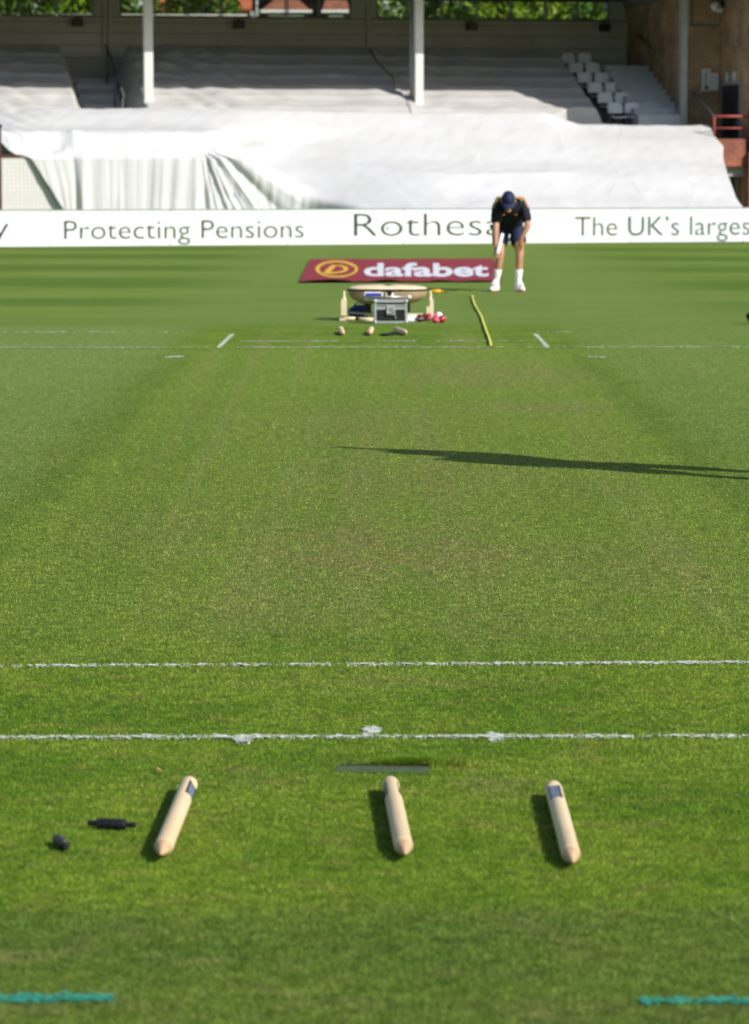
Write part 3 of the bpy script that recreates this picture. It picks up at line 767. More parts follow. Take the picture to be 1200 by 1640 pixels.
def print_on_mat(name, vs, fs, mat):
    b = bmesh.new(); V = []
    for x, y in vs:
        g0 = ground(x, y); V.append(b.verts.new(Vector((g0.x, g0.y, mat_z(g0.x, g0.y) + .004)) - OFF))
    for f in fs:
        try: b.faces.new([V[i] for i in f])
        except ValueError: pass
    bmesh.ops.recalc_face_normals(b, faces=b.faces[:])
    me = bpy.data.meshes.new(name); b.to_mesh(me); b.free()
    return link(name, me, mat, root)
vs, fs = glyphs('dafabet', .030)
print_on_mat('lettering', fit(vs, 583, 783, 445.5, 423.5), fs, M['mat_white'])
# round logo: a swirl ring with a slanted D
def annulus(cx, cy, rx, ry, w0, w1, a0, a1, n=60):
    vs = []; fs = []
    for i in range(n + 1):
        t = i / n; a = a0 + (a1 - a0) * t; wd = w0 + (w1 - w0) * t
        vs += [(cx + cos(a) * rx, cy - sin(a) * ry), (cx + cos(a) * (rx - wd * rx), cy - sin(a) * (ry - wd * ry))]
        if i: fs.append((2 * i - 2, 2 * i - 1, 2 * i + 1, 2 * i))
    return vs, fs
vs, fs = annulus(539.5, 433.3, 34, 13.8, .22, .13, R(20), R(395))
print_on_mat('logo_ring', vs, fs, M['mat_yellow'])
def strip(pts, ws):
    vs = []; fs = []
    for i, (x, y) in enumerate(pts):
        vs += [(x - ws[i], y), (x + ws[i], y)]
        if i: fs.append((2 * i - 2, 2 * i - 1, 2 * i + 1, 2 * i))
    return vs, fs
vs, fs = strip([(536, 426.5), (530, 432), (524, 438.5)], [5, 5, 5]); print_on_mat('logo_letter', vs, fs, M['mat_yellow'])
vs, fs = annulus(535, 433, 23, 7.4, .32, .32, R(-95), R(70), 30); print_on_mat('logo_letter', vs, fs, M['mat_yellow'])
vs, fs = [(520, 438), (540, 438), (540, 441), (519, 441)], [(0, 1, 2, 3)]; print_on_mat('logo_letter', vs, fs, M['mat_yellow'])

# ================================================================== advertising boards
B0, B1 = ground(0, 396), ground(1200, 387.5)
bd = (B1 - B0); BL_ = bd.length; bd.normalize(); BA = math.atan2(bd.y, bd.x); bn = Vector((bd.y, -bd.x, 0))
def board_px(px, py):
    r = ray(px, py); t = bn.dot(B0) / bn.dot(r)
    p = Vector((r.x * t, r.y * t, CAMH + r.z * t)); return (p - B0).dot(bd), p.z
edges = [board_px(x, 390)[0] for x in (-110, 80, 272, 460, 645, 828, 1010, 1190, 1370)]
edges = [edges[0] - 2.35 * i for i in range(4, 0, -1)] + edges + [edges[-1] + 2.3 * i for i in range(1, 5)]
lett = []
def lay(s, x0, x1, ytop, ybase, off, probe='H'):
    vs, fs = glyphs(s, off); pv, _ = glyphs(probe, off)
    src = (min(v[1] for v in pv), max(v[1] for v in pv))
    a0, zb = board_px(x0, ybase); a1, zb1 = board_px(x1, ybase); _, zt = board_px((x0 + x1) / 2, ytop)
    lett.append((fit(vs, a0, a1, (zb + zb1) / 2, zt, src), fs))
lay('Protecting Pensions', 102, 486, 352.5, 381.5, -.005)
lay('Rothesay', 566, 838, 341.5, 377, -.010)
lay("The UK’s largest", 920, 1217, 346.5, 376.5, -.005)
lay('Rothesay', -250, 14, 345, 384, -.010)
ad, zd = board_px(620, 365.5)
lett.append(([(ad + .028 * cos(t * pi / 6), zd + .028 * sin(t * pi / 6)) for t in range(12)], [tuple(range(12))]))
desc = ['plain white', 'plain white', 'plain white', 'plain white', 'white ending in a dark y', 'with the words Protecting Pen', 'with the end of Pensions', 'mostly blank with a capital R', 'with the letters othes', 'behind the man', 'with the words The UK', 'with the word larges', 'with a final letter t', 'plain white', 'plain white', 'plain white']
names = {3: 'white advertising board with a dark y at the left edge', 4: 'white advertising board with the words Protec at its start', 5: 'white advertising board with the letters ting Pen', 6: 'white advertising board with the letters sions and a gap',
         7: 'white advertising board with the letters of Rothes', 8: 'white advertising board behind the bending man', 9: 'white advertising board with The UK on it', 10: 'pale bluish advertising board at the right with the word large'}
BH = .69
for i in range(len(edges) - 1):
    a0, a1 = edges[i] + .007, edges[i + 1] - .007
    if a1 < -5 or a0 > 22: continue
    base = B0 + bd * a0; L = a1 - a0
    has = None
    vis = (a1 > 0 and a0 < BL_)
    pieces = []
    for vs, fs in lett:
        if max(v[0] for v in vs) < a0 or min(v[0] for v in vs) > a1: continue
        b = bmesh.new(); V = [b.verts.new((x - a0, -.033, z)) for x, z in vs]
        for f in fs:
            try: b.faces.new([V[j] for j in f])
            except ValueError: pass
        for co, no in (((0.002, 0, 0), (-1, 0, 0)), ((L - .002, 0, 0), (1, 0, 0))):
            bmesh.ops.bisect_plane(b, geom=b.verts[:] + b.edges[:] + b.faces[:], plane_co=co, plane_no=no, clear_outer=True)
        if len(b.faces): pieces.append(b)
        else: b.free()
    c0 = (edges[i] + edges[i + 1]) / 2
    e = empty('advert_board', base, BA, None, 'advertising board', 'white boards along the boundary')
    e['label'] = {}.get(i) or 'white boundary advertising board'
    e['_c'] = 0
    del e['_c']
    e['idx'] = i
    MB().box(0, L, -.03, .03, .012, BH).build('panel', M['board_cool' if i == 10 else 'board' if i % 3 else 'board_warm'], e)
    MB().box(0, L, -.034, .034, BH + .001, BH + .028).build('top_trim', M['trim'], e)
    MB().box(.05, L - .05, .031, .3, .004, .03).build('foot', M['pipe'], e)
    for b in pieces:
        bmesh.ops.recalc_face_normals(b, faces=b.faces[:])
        me = bpy.data.meshes.new('lettering'); b.to_mesh(me); b.free(); link('lettering', me, M['ink'], e)
BOARD_LABELS = {}
bl = sorted([o for o in bpy.data.objects if o.name.startswith('advert_board')], key=lambda o: o['idx'])
for o in bl:
    a0, a1 = edges[o['idx']], edges[o['idx'] + 1]
    pxs = [x for x in range(-400, 1700, 5) if a0 <= board_px(x, 370)[0] <= a1]
    c = sum(pxs) / max(1, len(pxs)) if pxs else -999
    for lo, hi, lab in ((-115, 80, 'white board at the left edge carrying only the end of a dark letter y'), (80, 272, 'white board with the letters Protecti, first of the wording at left'),
                        (272, 460, 'white board with the letters ng Pensio below the folded white cover'), (460, 645, 'white board with the last ns of Pensions and a large R'),
                        (645, 828, 'white board with the letters thes, left of the bending man'), (828, 1010, 'white board right of the man with the word The on it'),
                        (1010, 1190, 'white board at the right with the letters UK and large'), (1190, 1370, 'white board cut off by the right edge of the picture')):
        if lo <= c <= hi: o['label'] = lab
    if pxs and not (-115 <= c <= 1370) or not pxs: o['label'] = 'plain white board of the boundary row beyond the picture edge'
    del o['idx']

# ================================================================== white perforated wall at the left
u0, _ = stand_px(48, 248, -3.3)
pw = empty('perforated_wall', S(-14, -3.40), TH, 'white perforated wall with brown coping left of the folded cover', 'wall')
MB().box(0, 14 + u0 + .95, 0, .22, 0, 1.75).build('wall_face', M['wallwhite'], pw)
MB().box(0, 14 + u0 + .03, -.02, .24, 1.751, 1.81).build('coping', M['brown_cap'], pw)

# ================================================================== big white cover over the lower tier
def sm(x, a, b):
    t = max(0, min(1, (x - a) / (b - a))); return t * t * (3 - 2 * t)
def lerp_tab(t, tab):
    for (a, p), (b, q) in zip(tab, tab[1:]):
        if t <= b: return p + (q - p) * (t - a) / (b - a) if b > a else q
    return tab[-1][1]
def cover_pt(a, t):
    # borders of the cloth
    ul = lerp_tab(t, [(0, -7.15), (.15, -7.4), (.40, -7.98), (.46, -8.12), (.52, -8.5), (.62, -8.8), (1, -8.75)])
    ur = lerp_tab(t, [(0, 7.08), (.12, 6.98), (.25, 7.0), (.45, 7.18), (.62, 7.42), (.72, 7.62), (.8, 7.62), (1, 7.80)])
    u = ul + (ur - ul) * a
    # plain slope
    tt = max(0, (t - .05) / .95)
    v = -.05 - (4.15 + 1.95 * sm(u, -3.2, .8)) * (1 - tt ** 1.02); z = .30 + 2.30 * tt ** .86
    z += .05 * sin(tt * 3 * 2 * pi) * .35
    # upright drape over the wall at the left
    dv = lerp_tab(t, [(0, -3.6), (.44, -3.5), (.5, -3.4), (.62, -2.95), (.66, -2.8), (1, -.25)])
    dz = lerp_tab(t, [(0, .10), (.44, 1.74), (.5, 1.82), (.62, 2.26), (.66, 2.32), (1, 2.60)])
    ucut = -4.15 + 2.4 * (1 - min(1, t / .62)) ** 1.0
    wgt = 1 - sm(u, ucut - .12, ucut + .55 + .9 * (1 - t) + 3.2 * sm(t, .62, .86))
    v = v * (1 - wgt) + dv * wgt; z = z * (1 - wgt) + dz * wgt
    # raise of the top edge to the left of the aisle
    top = .28 * (1 - sm(u, 3.75, 4.9)) + .04 * noise.noise((u * .7, 9, 0)) - .10 * (1 - sm(u, -8.7, -7.3))
    z += top * sm(t, .72, 1.0)
    z += (.14 + .05 * noise.noise((u * .4, 1, 1))) * 0
    # folds: hanging on the drape, fanning out at its right corner
    hang = wgt * (1 - sm(t, .40, .64)) * (.35 + .65 * (1 - min(1, t / .5)))
    ph = 3.0 * noise.noise((u * .9, 3, 0))
    lean = u + .9 * (t - .3) * sm(-u, 6.9, 7.6) - .25 * (t - .3) * sm(u, -6.5, -5.5)
    f = noise.noise((lean * 3.1, t * .5, 5)) * 1.3 + noise.noise((lean * 7.5, t * .9, 15)) * .9 + .5 * (abs(noise.noise((lean * 4.3, t * .6, 25))) ** .6 * 2 - 1) + .3 * noise.noise((lean * 17, t * 1.5, 3))
    amp = .030 + .05 * math.exp(-((u + 7.05) / .5) ** 2) + .05 * math.exp(-((u + 4.4) / .3) ** 2)
    v -= hang * amp * f * 1.25
    slope_f = wgt * sm(t, .46, .52) * (1 - sm(t, .60, .66))
    z += slope_f * .016 * noise.noise((u * 9, t * 3, 7))
    # fan
    du, dt = u + 4.25, .60 - t
    if du > -.2 and dt > 0:
        ang = math.atan2(dt * 3.2, du + .25)
        fan = sm(ang, .25, .8) * sm(dt, 0, .18) * (1 - sm(du, 1.3, 2.6))
        v -= fan * .075 * (1.4 * noise.noise((ang * 6.5, du * .25, 40)) + .8 * (abs(noise.noise((ang * 9, du * .3, 47))) ** .6 * 2 - 1))
    # left corner sweep
    cl = math.exp(-((u - ul) / .8) ** 2) * sm(t, .45, .6)
    z += cl * .03 * sin((u + t * 3.2) * 14)
    z -= .16 * math.exp(-((u + 7.55) / .30) ** 2 - ((t - .575) / .045) ** 2)
    z += .10 * math.exp(-((u + 7.1) / .14) ** 2 - ((t - .60) / .05) ** 2)
    # broad sags and small creases
    z += .03 * noise.noise((u * .45, t * 2.2, 8)) + .007 * (1 - abs(noise.noise((u * .7 + t * 1.6, t * 2.0, 12)))) ** 12 + .006 * (1 - abs(noise.noise((u * 1.1 - t * 2.4, t * 3.0 + u * .3, 22)))) ** 14 + .012 * noise.noise((u * 1.3 + t * 2, t * 5, 2)) + .010 * noise.noise((u * 3 - t * 9, t * 16, 2))
    z += .018 * (1 - wgt) * (sin(t * 19) * sm(u, -1.5, 1.5)) * .6
    z += (1 - wgt) * .022 * sm(noise.noise((u * .5, 5, t)), .0, .4) * sin((u * 3.0 - t * 16)) * math.exp(-((t - .2) / .2) ** 2)
    z += .04 * math.exp(-((t - .44 - .02 * noise.noise((u, 0, 0))) / .022) ** 2) * sm(u, -.5, 1) * (1 - sm(u, 3.2, 4.2))
    if t > .97: z -= (t - .97) * 6 * .9
    return S(u, v, z) - S(0, 0)
b = MB().grid(520, 130, cover_pt)
o = solid_sheet(b.build('white_cover', M['cloth'], smooth=True), .006); o.location = S(0, 0)
tag(o, 'huge white cover sheet stretched over the lower seats behind the boards, folded at left', 'cover sheet')

# ================================================================== grandstand
GS = empty('grandstand', S(0, 0), TH, 'covered grandstand with beige rear wall, ribbon windows and white columns', 'grandstand')
ROW = .65; RISE = .252; Z0 = 2.36; V0 = .75
def rowz(k): return Z0 + RISE * k
b = MB()
b.box(-22, 7.4, -1.0, V0, .02, Z0 - .12)                       # body of the lower terrace front
for k in range(6):
    b.box(-22, 7.4, V0 + ROW * k + .001, V0 + ROW * (k + 1) if k < 5 else 5.6, .02, rowz(k))
b.build('terrace', M['concrete'], GS)
b = MB()                                                       # lower terrace under the cover
for k in range(7):
    b.box(.5, 7.0, -6.0 + .7 * k, -6.0 + .7 * (k + 1) - .002 if k < 6 else -1.002, .02, .15 + .22 * k)
b.build('lower_terrace', M['concrete'], GS)
def stairs(ua, ub, name='stair'):
    b = MB()
    for k in range(6):
        if k < 5: b.box(ua, ub, V0 + ROW * k + .33, V0 + ROW * (k + 1), rowz(k) + .002, rowz(k) + RISE / 2)
    b.box(ua, ub, V0 - .3, V0, Z0 - .119, Z0 - .12 + .13)
    b.build(name, M['step'], GS)
# wide stair beside the brick wall: finer treads
b = MB()
for k in range(9):
    b.box(6.32, 7.4, .55 + .375 * k, 5.59, 2.62 + .152 * k if k else 2.4, 2.62 + .152 * (k + 1))
b.build('stair', M['step'], GS)
stairs(-6.35, -5.42); 
b = MB().box(-22, 7.4, 5.6, 5.8, .02, 5.125); b.build('rear_wall', M['rearwall'], GS)
MB().box(-22, 7.4, 5.57, 5.83, 5.126, 5.15).build('sill', M['frame'], GS)
MB().box(-22, 8.6, 5.55, 5.85, 5.62, 5.75).build('rear_beam', M['soffit'], GS)
b = MB(); b.box(-24, 7.5, -.85, 7.0, 5.76, 5.95); b.build('roof', M['roofm'], GS)
b = MB(); b.box(-24, 7.5, -.83, 5.54, 5.66, 5.755); b.build('soffit', M['soffit'], GS)
MB().box(-24, 7.5, -.90, -.855, 5.5, 6.05).build('fascia', M['roofm'], GS)
# window bands
def uw(px): return stand_px(px, 20, 5.6)[0]
def window(ua, ub):
    b = MB(); 
    b.box(ua, ub, 5.66, 5.72, 5.151, 5.185); b.box(ua, ub, 5.66, 5.72, 5.592, 5.618)
    b.box(ua, ua + .03, 5.66, 5.72, 5.186, 5.591); b.box(ub - .03, ub, 5.66, 5.72, 5.186, 5.591)
    f = b.build('window', M['frame'], GS)
    MB().box(ua + .031, ub - .031, 5.685, 5.691, 5.186, 5.591).build('pane', M['glass'], f)
for xs in ([-300, -240, -180, -120, -60, 0, 30, 91, 151], [192, 247, 300, 355, 408, 460, 513, 563], [603, 656, 709, 765, 819, 875, 925, 977]):
    for xa, xb in zip(xs, xs[1:]): window(uw(xa) + .012, uw(xb) - .012)
for xa, xb in ((151, 192), (563, 603), (977, 1000)):
    MB().box(uw(xa), uw(xb), 5.6, 5.8, 5.151, 5.618).build('pier', M['rearwall'], GS)
for px in (168, 176, 590):
    MB().box(uw(px) - .04, uw(px) + .04, 5.52, 5.598, 3.3, 5.48).build('pilaster', M['rearwall'], GS)
for k, z in enumerate((4.15, 4.45, 4.75, 5.0)):
    MB().box(-22, 7.3, 5.59, 5.599, z, z + .012).build('cladding_joint', M['soffit'], GS)
# columns
def column(px, w_, mat='column', v=.7, d=.2):
    u, _ = stand_px(px, 150, v)
    MB().box(u - w_ / 2, u + w_ / 2, v - d / 2, v + d / 2, 2.2, 5.655).build('column', M[mat], GS, bevel=.01)
column(237.5, .205); column(670.5, .19); column(1094, .16, 'pipe', .62)
for u in (-11.5, -17.5): MB().box(u - .1, u + .1, .6, .8, 2.2, 5.655).build('column', M['column'], GS, bevel=.01)
u, _ = stand_px(659.5, 150, .95); MB().tube([(u, .95, 2.2), (u, .95, 5.65)], .045, 14).build('downpipe', M['pipe'], GS, True)

# speakers below the windows
for px, py, lab in ((125, 35, 'small dark box speaker under the leftmost windows'), (384, 38.5, 'small dark box speaker under the window with the orange roof'), (757.5, 41.5, 'small dark box speaker under the middle of the right window band'), (970, 43.5, 'small dark box speaker near the right end of the rear wall')):
    u, z = stand_px(px, py, 5.4)
    sp = empty('wall_speaker', S(u, 5.4, z - .1), TH, lab, 'speaker', 'dark boxes under the windows')
    MB().box(-.125, .125, 0, .165, 0, .19).build('cabinet', M['speaker'], sp, bevel=.008)
    MB().box(-.10, .10, -.008, -.001, .02, .17).build('grille', M['panel'], sp)
    MB().box(-.03, .03, .12, .199, .19, .23).build('bracket', M['frame'], sp)

# ================================================================== tarpaulins over the upper seats
def tarp(name, ua, ub, label, wr=0.0, drop_l=True, drop_r=True, base=.60, seed=0, jag=0.0, dl=.3, dr=.3, zo=0.0, cut=False):
    c0 = (ua + ub) / 2
    def f(a, t):
        u = ua + (ub - ua) * a
        v = -.15 + 4.55 * t
        z = 2.88 + zo + .392 * (v - .25)
        k = (v - .25) / ROW
        z += .014 * sin(2 * pi * k + .6) + .008 * sin(4 * pi * k)
        if t < .05: z -= (.05 - t) * 5
        z += .026 * noise.noise((u * .8 + seed, v * .9, seed)) + .018 * noise.noise((u * 2.4, v * 3, seed))
        if wr:
            m = math.exp(-((u - wr) / 1.1) ** 2)
            z += m * .032 * sin((u * 1.0 + v * .55) * 9 + 2 * noise.noise((u, v, 3)))
        fold = noise.noise((u * .6 - v * .25, seed + 4, 0))
        z += .03 * fold + .02 * sin((u - .35 * v) * 8 + 4 * fold) * sm(fold, 0, .3)
        s = 0
        if drop_l: s = max(s, 1 - sm(u - ua, 0, dl))
        if drop_r: s = max(s, 1 - sm(ub - u, 0, dr))
        zr = Z0 + RISE * max(0, min(5, (v - V0) / ROW)) + .06
        z = z * (1 - s) + zr * s
        v += s * .03 * sin(v * 9)
        if t > .94: z -= (t - .94) * 6
        if jag: u += jag * (1 - t) * a
        if cut: v = max(v, -.15 + .55 * sm(u, 3.9, 4.8))
        return S(u, v, z) - S(c0, 0)
    o = solid_sheet(MB().grid(max(30, int((ub - ua) * 26)), 96, f).build(name, M['tarp'], smooth=True), .006)
    o.location = S(c0, 0)
    return tag(o, label, 'tarpaulin', 'grey tarpaulins over the upper seats')
tarp('seat_tarpaulin', -21, -6.42, 'grey tarpaulin over the seats left of the small left stair', seed=1, base=.6, wr=-8.4, drop_l=False)
tarp('seat_tarpaulin', -5.38, .875, 'wrinkled grey tarpaulin between the left stair and the middle double column', seed=5, wr=-3.6, drop_r=False)
tarp('seat_tarpaulin', .86, 5.52, 'flat grey tarpaulin right of the middle column beside the white seats', seed=9, drop_l=False, zo=-.03, cut=True)
# narrow rail at the middle joint and beside the left stair
hr = empty('stair_rail', S(.62, 2.2, 0), TH, 'dark handrail on the tarpaulins near the middle column', 'handrail')
MB().tube([(-.05, 1.4, 4.35), (0, .6, 4.0), (.12, -.6, 3.62), (.1, -.9, 3.35)], .022, 10).build('rail', M['frame'], hr, True)
MB().tube([(.1, -.9, 3.36), (.1, -.9, 3.0)], .02, 10).build('post', M['frame'], hr, True)
lr = empty('stair_rail', S(-5.62, 2.0, 0), TH, 'dark handrail beside the small left stair', 'handrail')
MB().tube([(0, 2.0, 4.42), (.02, -1.25, 3.18), (.02, -1.3, 3.1)], .024, 10).build('rail', M['frame'], lr, True)
for v, z in ((1.9, 4.36), (.3, 3.77), (-1.2, 3.2)):
    MB().tube([(.01, v, z), (.01, v, z - .9)], .02, 10).build('post', M['frame'], lr, True)
MB().box(-.015, .015, -1.1, 1.9, 3.05, 3.051).build('infill', M['frame'], lr) if False else None

# ================================================================== white seats beside the right stair
def make_seat():
    r = empty('stand_seat', (0, 0, 0), TH, 'white plastic tip-up seat', 'seat', 'white seats beside the right stair')
    def back(a, c):
        x = (a - .5) * .38; zz = .45 + .25 * c; wv = (1 - .06 * c ** 4)
        return (x * wv, .10 + .07 * c - .05 * (1 - (2 * a - 1) ** 2), zz - .02 * (abs(2 * a - 1) ** 6) * c)
    solid_sheet(MB().grid(12, 8, back).build('backrest', M['seat'], r, True), .022)
    def pan(a, c):
        x = (a - .5) * .36
        return (x, .06 - .36 * c - .0, .385 + .02 * c - .025 * (1 - (2 * a - 1) ** 2) - .03 * c ** 3)
    solid_sheet(MB().grid(12, 8, pan).build('seat_pan', M['seat'], r, True), .022)
    for s in (-1, 1):
        MB().box(s * .20 - .012, s * .20 + .012, -.10, .13, .06, .36).build('bracket', M['frame'], r)
    MB().box(-.03, .03, .0, .1, 0.0, .35).build('leg', M['frame'], r)
    return r
proto = None
ordn = ['bottom', 'second lowest', 'third lowest', 'third highest', 'second highest', 'top']
for k in range(6):
    for j in range(2):
        s_ = proto if (k == 0 and j == 0) else None
        if proto is None: proto = s_ = make_seat()
        elif s_ is None: s_ = copy_tree(proto)
        py = (158.5, 140.5, 122, 104.5, 87.5, 72)[k]
        px = (987, 971, 955, 938, 924, 911)[k] + (0 if j == 0 else 27.5)
        v = V0 + ROW * k + .40
        u, _ = stand_px(px + 1, py, v)
        s_.location = S(u, v, rowz(k) + .003)
        s_['label'] = 'white plastic seat, %s row, %s' % (ordn[k], ('next to the grey tarpaulin', 'next to the stair')[j])

# ================================================================== brick wing at the right
BW = empty('brick_wing', S(7.4, 0), TH, 'brick wing of the stand at the right with dark door and red brick balcony', 'building')
def wb(u0, u1, v0, v1, z0, z1): return MB().box(u0 - 7.4, u1 - 7.4, v0, v1, z0, z1)
wb(7.401, 7.65, 1.2, 7.2, .02, 5.49).build('side_wall', M['brick'], BW)
wb(7.651, 8.45, 1.2, 1.45, 0.02, 5.49).build('back_wall', M['brick'], BW)
b = wb(8.451, 8.75, -1.0, 1.45, .02, 5.49); b.build('return_wall', M['brick'], BW)
b = wb(8.452, 16, -1.3, -1.002, .02, 5.49); b.build('front_wall', M['brick_orange'], BW)
wb(8.40, 8.4515, -1.34, -.98, .02, 1.9).build('pier_base', M['brick_red'], BW)
b = wb(7.3, 16.5, -3.0, 7.4, 5.5, 7.4); b.build('added_shade_slab', M['roofm'], BW)  # unseen slab, added and shaped to shade the right of the upper tier
# balcony
wb(7.2, 8.448, -1.0, 1.199, 1.35, 1.60).build('balcony_floor', M['concrete'], BW)
b = wb(7.35, 8.3985, -1.18, -1.005, 1.56, 2.2); b.build('balcony_parapet', M['brick_red'], BW, bevel=.02)
wb(7.2, 8.448, 1.0, 1.19, .03, 1.345).build('undercroft_shade', M['void'], BW)  # near-black block paints the shade of the void under the balcony
f = wb(7.9, 8.38, -.6, -.56, .30, 1.3); 
b = MB()
for u in (7.95, 8.35): b.box(u - 7.4 - .02, u - 7.4 + .02, -.55, -.51, .1, 1.3)
b.box(.571, .929, -.549, -.511, .62, .66); b.build('undercroft_rail', M['pipe'], BW)
f.b.free()
wb(8.02, 8.2, .8, .85, .5, 1.2).build('undercroft_window', M['steel'], BW)
# door on the return wall
def vr(px): # v of a pixel on the plane u = 8.45
    r = ray(px, 160)
    # find v with stand u=8.45 : X*CT+(Y-76)*ST = 8.45
    t = (8.45 + 76 * ST) / (r.x * CT + r.y * ST); X, Y = r.x * t, r.y * t
    return -X * ST + (Y - 76) * CT
v0, v1 = sorted((vr(1187), vr(1160)))
d = wb(8.40, 8.4495, v0, v1, 1.601, 3.45).build('door', M['door'], BW, bevel=.008)
wb(8.385, 8.3995, v0 + .1, v0 + .14, 2.5, 2.75).build('handle', M['steel'], d)
MB().box(.985, .9985, (v0 + v1) / 2 - .01, (v0 + v1) / 2 + .01, 1.62, 3.43).build('door_joint', M['black'], d)
b = MB(); b.box(1.0, 1.05, v0 - .06, v0 - .002, 1.601, 3.52); b.box(1.0, 1.05, v1 + .002, v1 + .06, 1.601, 3.52); b.box(1.0, 1.05, v0 - .0015, v1 + .0015, 3.452, 3.52)
b.build('door_frame', M['rail_grey'], BW)
# window outline high on the back wall
u0, z0 = stand_px(1107, 42, 1.15); u1, z1 = stand_px(1163, 2, 1.15)
b = MB(); u1 = min(u1, 8.43)
b.box(u0 - 7.4, u0 - 7.34, 1.15, 1.198, z0, z1 + .5); b.box(u0 - 7.339, u1 - 7.4, 1.15, 1.198, z0, z0 + .06); b.build('high_window_frame', M['frame'], BW)
wb(u0 + .062, u1, 1.16, 1.198, z0 + .062, z1 + .5).build('high_window_panel', M['brick'], BW)
# fixings on the wing
def on_back(px, py): return stand_px(px, py, 1.15)
(u0, z0), (u1, z1) = on_back(1123, 146), on_back(1150, 110)
cb = empty('wall_cabinet', S((u0 + u1) / 2, 1.19, z0), TH, 'white wall cabinet with a dark slot on the brick wall right of the grey column', 'cabinet')
hw_ = (u1 - u0) / 2
MB().box(-hw_, -hw_ + .2, -.16, 0, 0, z1 - z0).build('tall_box', M['cabinet'], cb, bevel=.006)
MB().box(-hw_ + .201, hw_, -.12, 0, .02, z1 - z0 - .1).build('notice_panel', M['cabinet'], cb, bevel=.006)
MB().box(-hw_ + .05, -hw_ + .10, -.168, -.161, .05, z1 - z0 - .06).build('slot', M['pipe'], cb)
MB().box(-hw_ + .05, -hw_ + .13, -.20, -.169, .04, .12).build('handset', M['black'], cb, bevel=.01)
u0, z0 = stand_px(1172, 120, 0)
ev = (vr(1164) + vr(1180)) / 2
es = empty('exit_sign', S(8.44, ev, 3.53), TH, 'small green and white exit sign above the dark door', 'sign')
MB().box(-.03, 0, -.36, .36, 0, .22).build('sign_plate', M['cabinet'], es)
MB().box(-.034, -.031, -.14, .14, .01, .21).build('green_field', M['green'], es)
b = MB(); b.box(-.037, -.0345, -.03, .02, .05, .13); b.sphere((-.0355, 0, .158), .022, .1); b.box(-.037, -.0345, .03, .09, .09, .115); b.build('figure', M['cabinet'], es)
u0, z0 = on_back(1141, 8)
fl = empty('flood_lamp', S(u0, .9, z0), TH, 'white flood lamp high on the brick wall', 'lamp')
MB().tube([(0, .28, 0), (0, .12, 0), (0, 0, -.03), (0, -.08, -.06)], [.05, .06, .11, .12], 16).build('housing', M['cabinet'], fl, True)
MB().box(.12, .3, -.02, .28, -.14, .06).build('ballast', M['black'], fl, bevel=.01)
u0, z0 = on_back(1171, 14)
sc = empty('security_camera', S(8.3, .8, z0 - .02), TH, 'small white security camera in the corner of the brick wall', 'camera')
MB().tube([(0, .1, 0), (-.02, -.14, -.04)], [.05, .055], 14).build('housing', M['cabinet'], sc, True)
MB().box(0, .14, .07, .12, -.03, .03).build('arm', M['cabinet'], sc)
# handrails on the wing
def wall_rail(p, q, va, vb, name, label, mat, r=.024):
    ua, za = stand_px(*p, va); ub, zb = stand_px(*q, vb)
    e = empty(name, S(ua, va, za), TH, label, 'handrail')
    MB().tube([(0, 0, 0), (ub - ua, vb - va, zb - za)], r, 10).build('rail', M[mat], e, True)
    for s in (.15, .85):
        MB().tube([((ub - ua) * s, (vb - va) * s, (zb - za) * s), ((ub - ua) * s + .09, (vb - va) * s, (zb - za) * s - .03)], .012, 8).build('bracket', M[mat], e, True)
wall_rail((1022, 56), (1088, 121), 4.4, 1.1, 'wall_rail', 'long grey handrail sloping down the brick side wall behind the white seats', 'rail_grey')
wall_rail((1110, 147), (1146, 186), .95, -.3, 'wall_rail', 'short grey handrail sloping down below the white cabinet', 'rail_grey')
(u0, z0), (u1, z1) = stand_px(1141, 186, -1.09), stand_px(1178, 222, -1.09)
br = empty('balcony_rail', S(u0, -1.09, 2.2), TH, 'red painted double rail on the brick balcony', 'railing')
zt = z0 - 2.2; zm = stand_px(1160, 205, -1.09)[1] - 2.2
MB().tube([(0, 0, zt), (u1 - u0 + .35, 0, zt)], .028, 10).build('top_rail', M['rail_red'], br, True)
MB().tube([(0.03, 0, zm), (u1 - u0 + .35, 0, zm)], .018, 10).build('mid_rail', M['rail_red'], br, True)
MB().tube([(.05, 0, .001), (.05, 0, zt)], .022, 10).build('post', M['rail_red'], br, True)
MB().tube([(u1 - u0 + .32, 0, .001), (u1 - u0 + .32, 0, zt)], .022, 10).build('post', M['rail_red'], br, True)

# added post standing in for a dark, reddish gap at the far left
u0, z0 = stand_px(2, 240, -5.2)
e = empty('added_dark_post', S(u0 - .12, -5.2), TH, 'added maroon post standing for a dark red gap left of the white cover', 'post')
MB().box(-.12, .12, -.06, .06, 0, 2.35).build('post_shaft', M['brown_cap'], e, bevel=.01)
MB().box(-.14, .14, -.08, .08, 2.351, 2.42).build('post_cap', M['black'], e, bevel=.01)

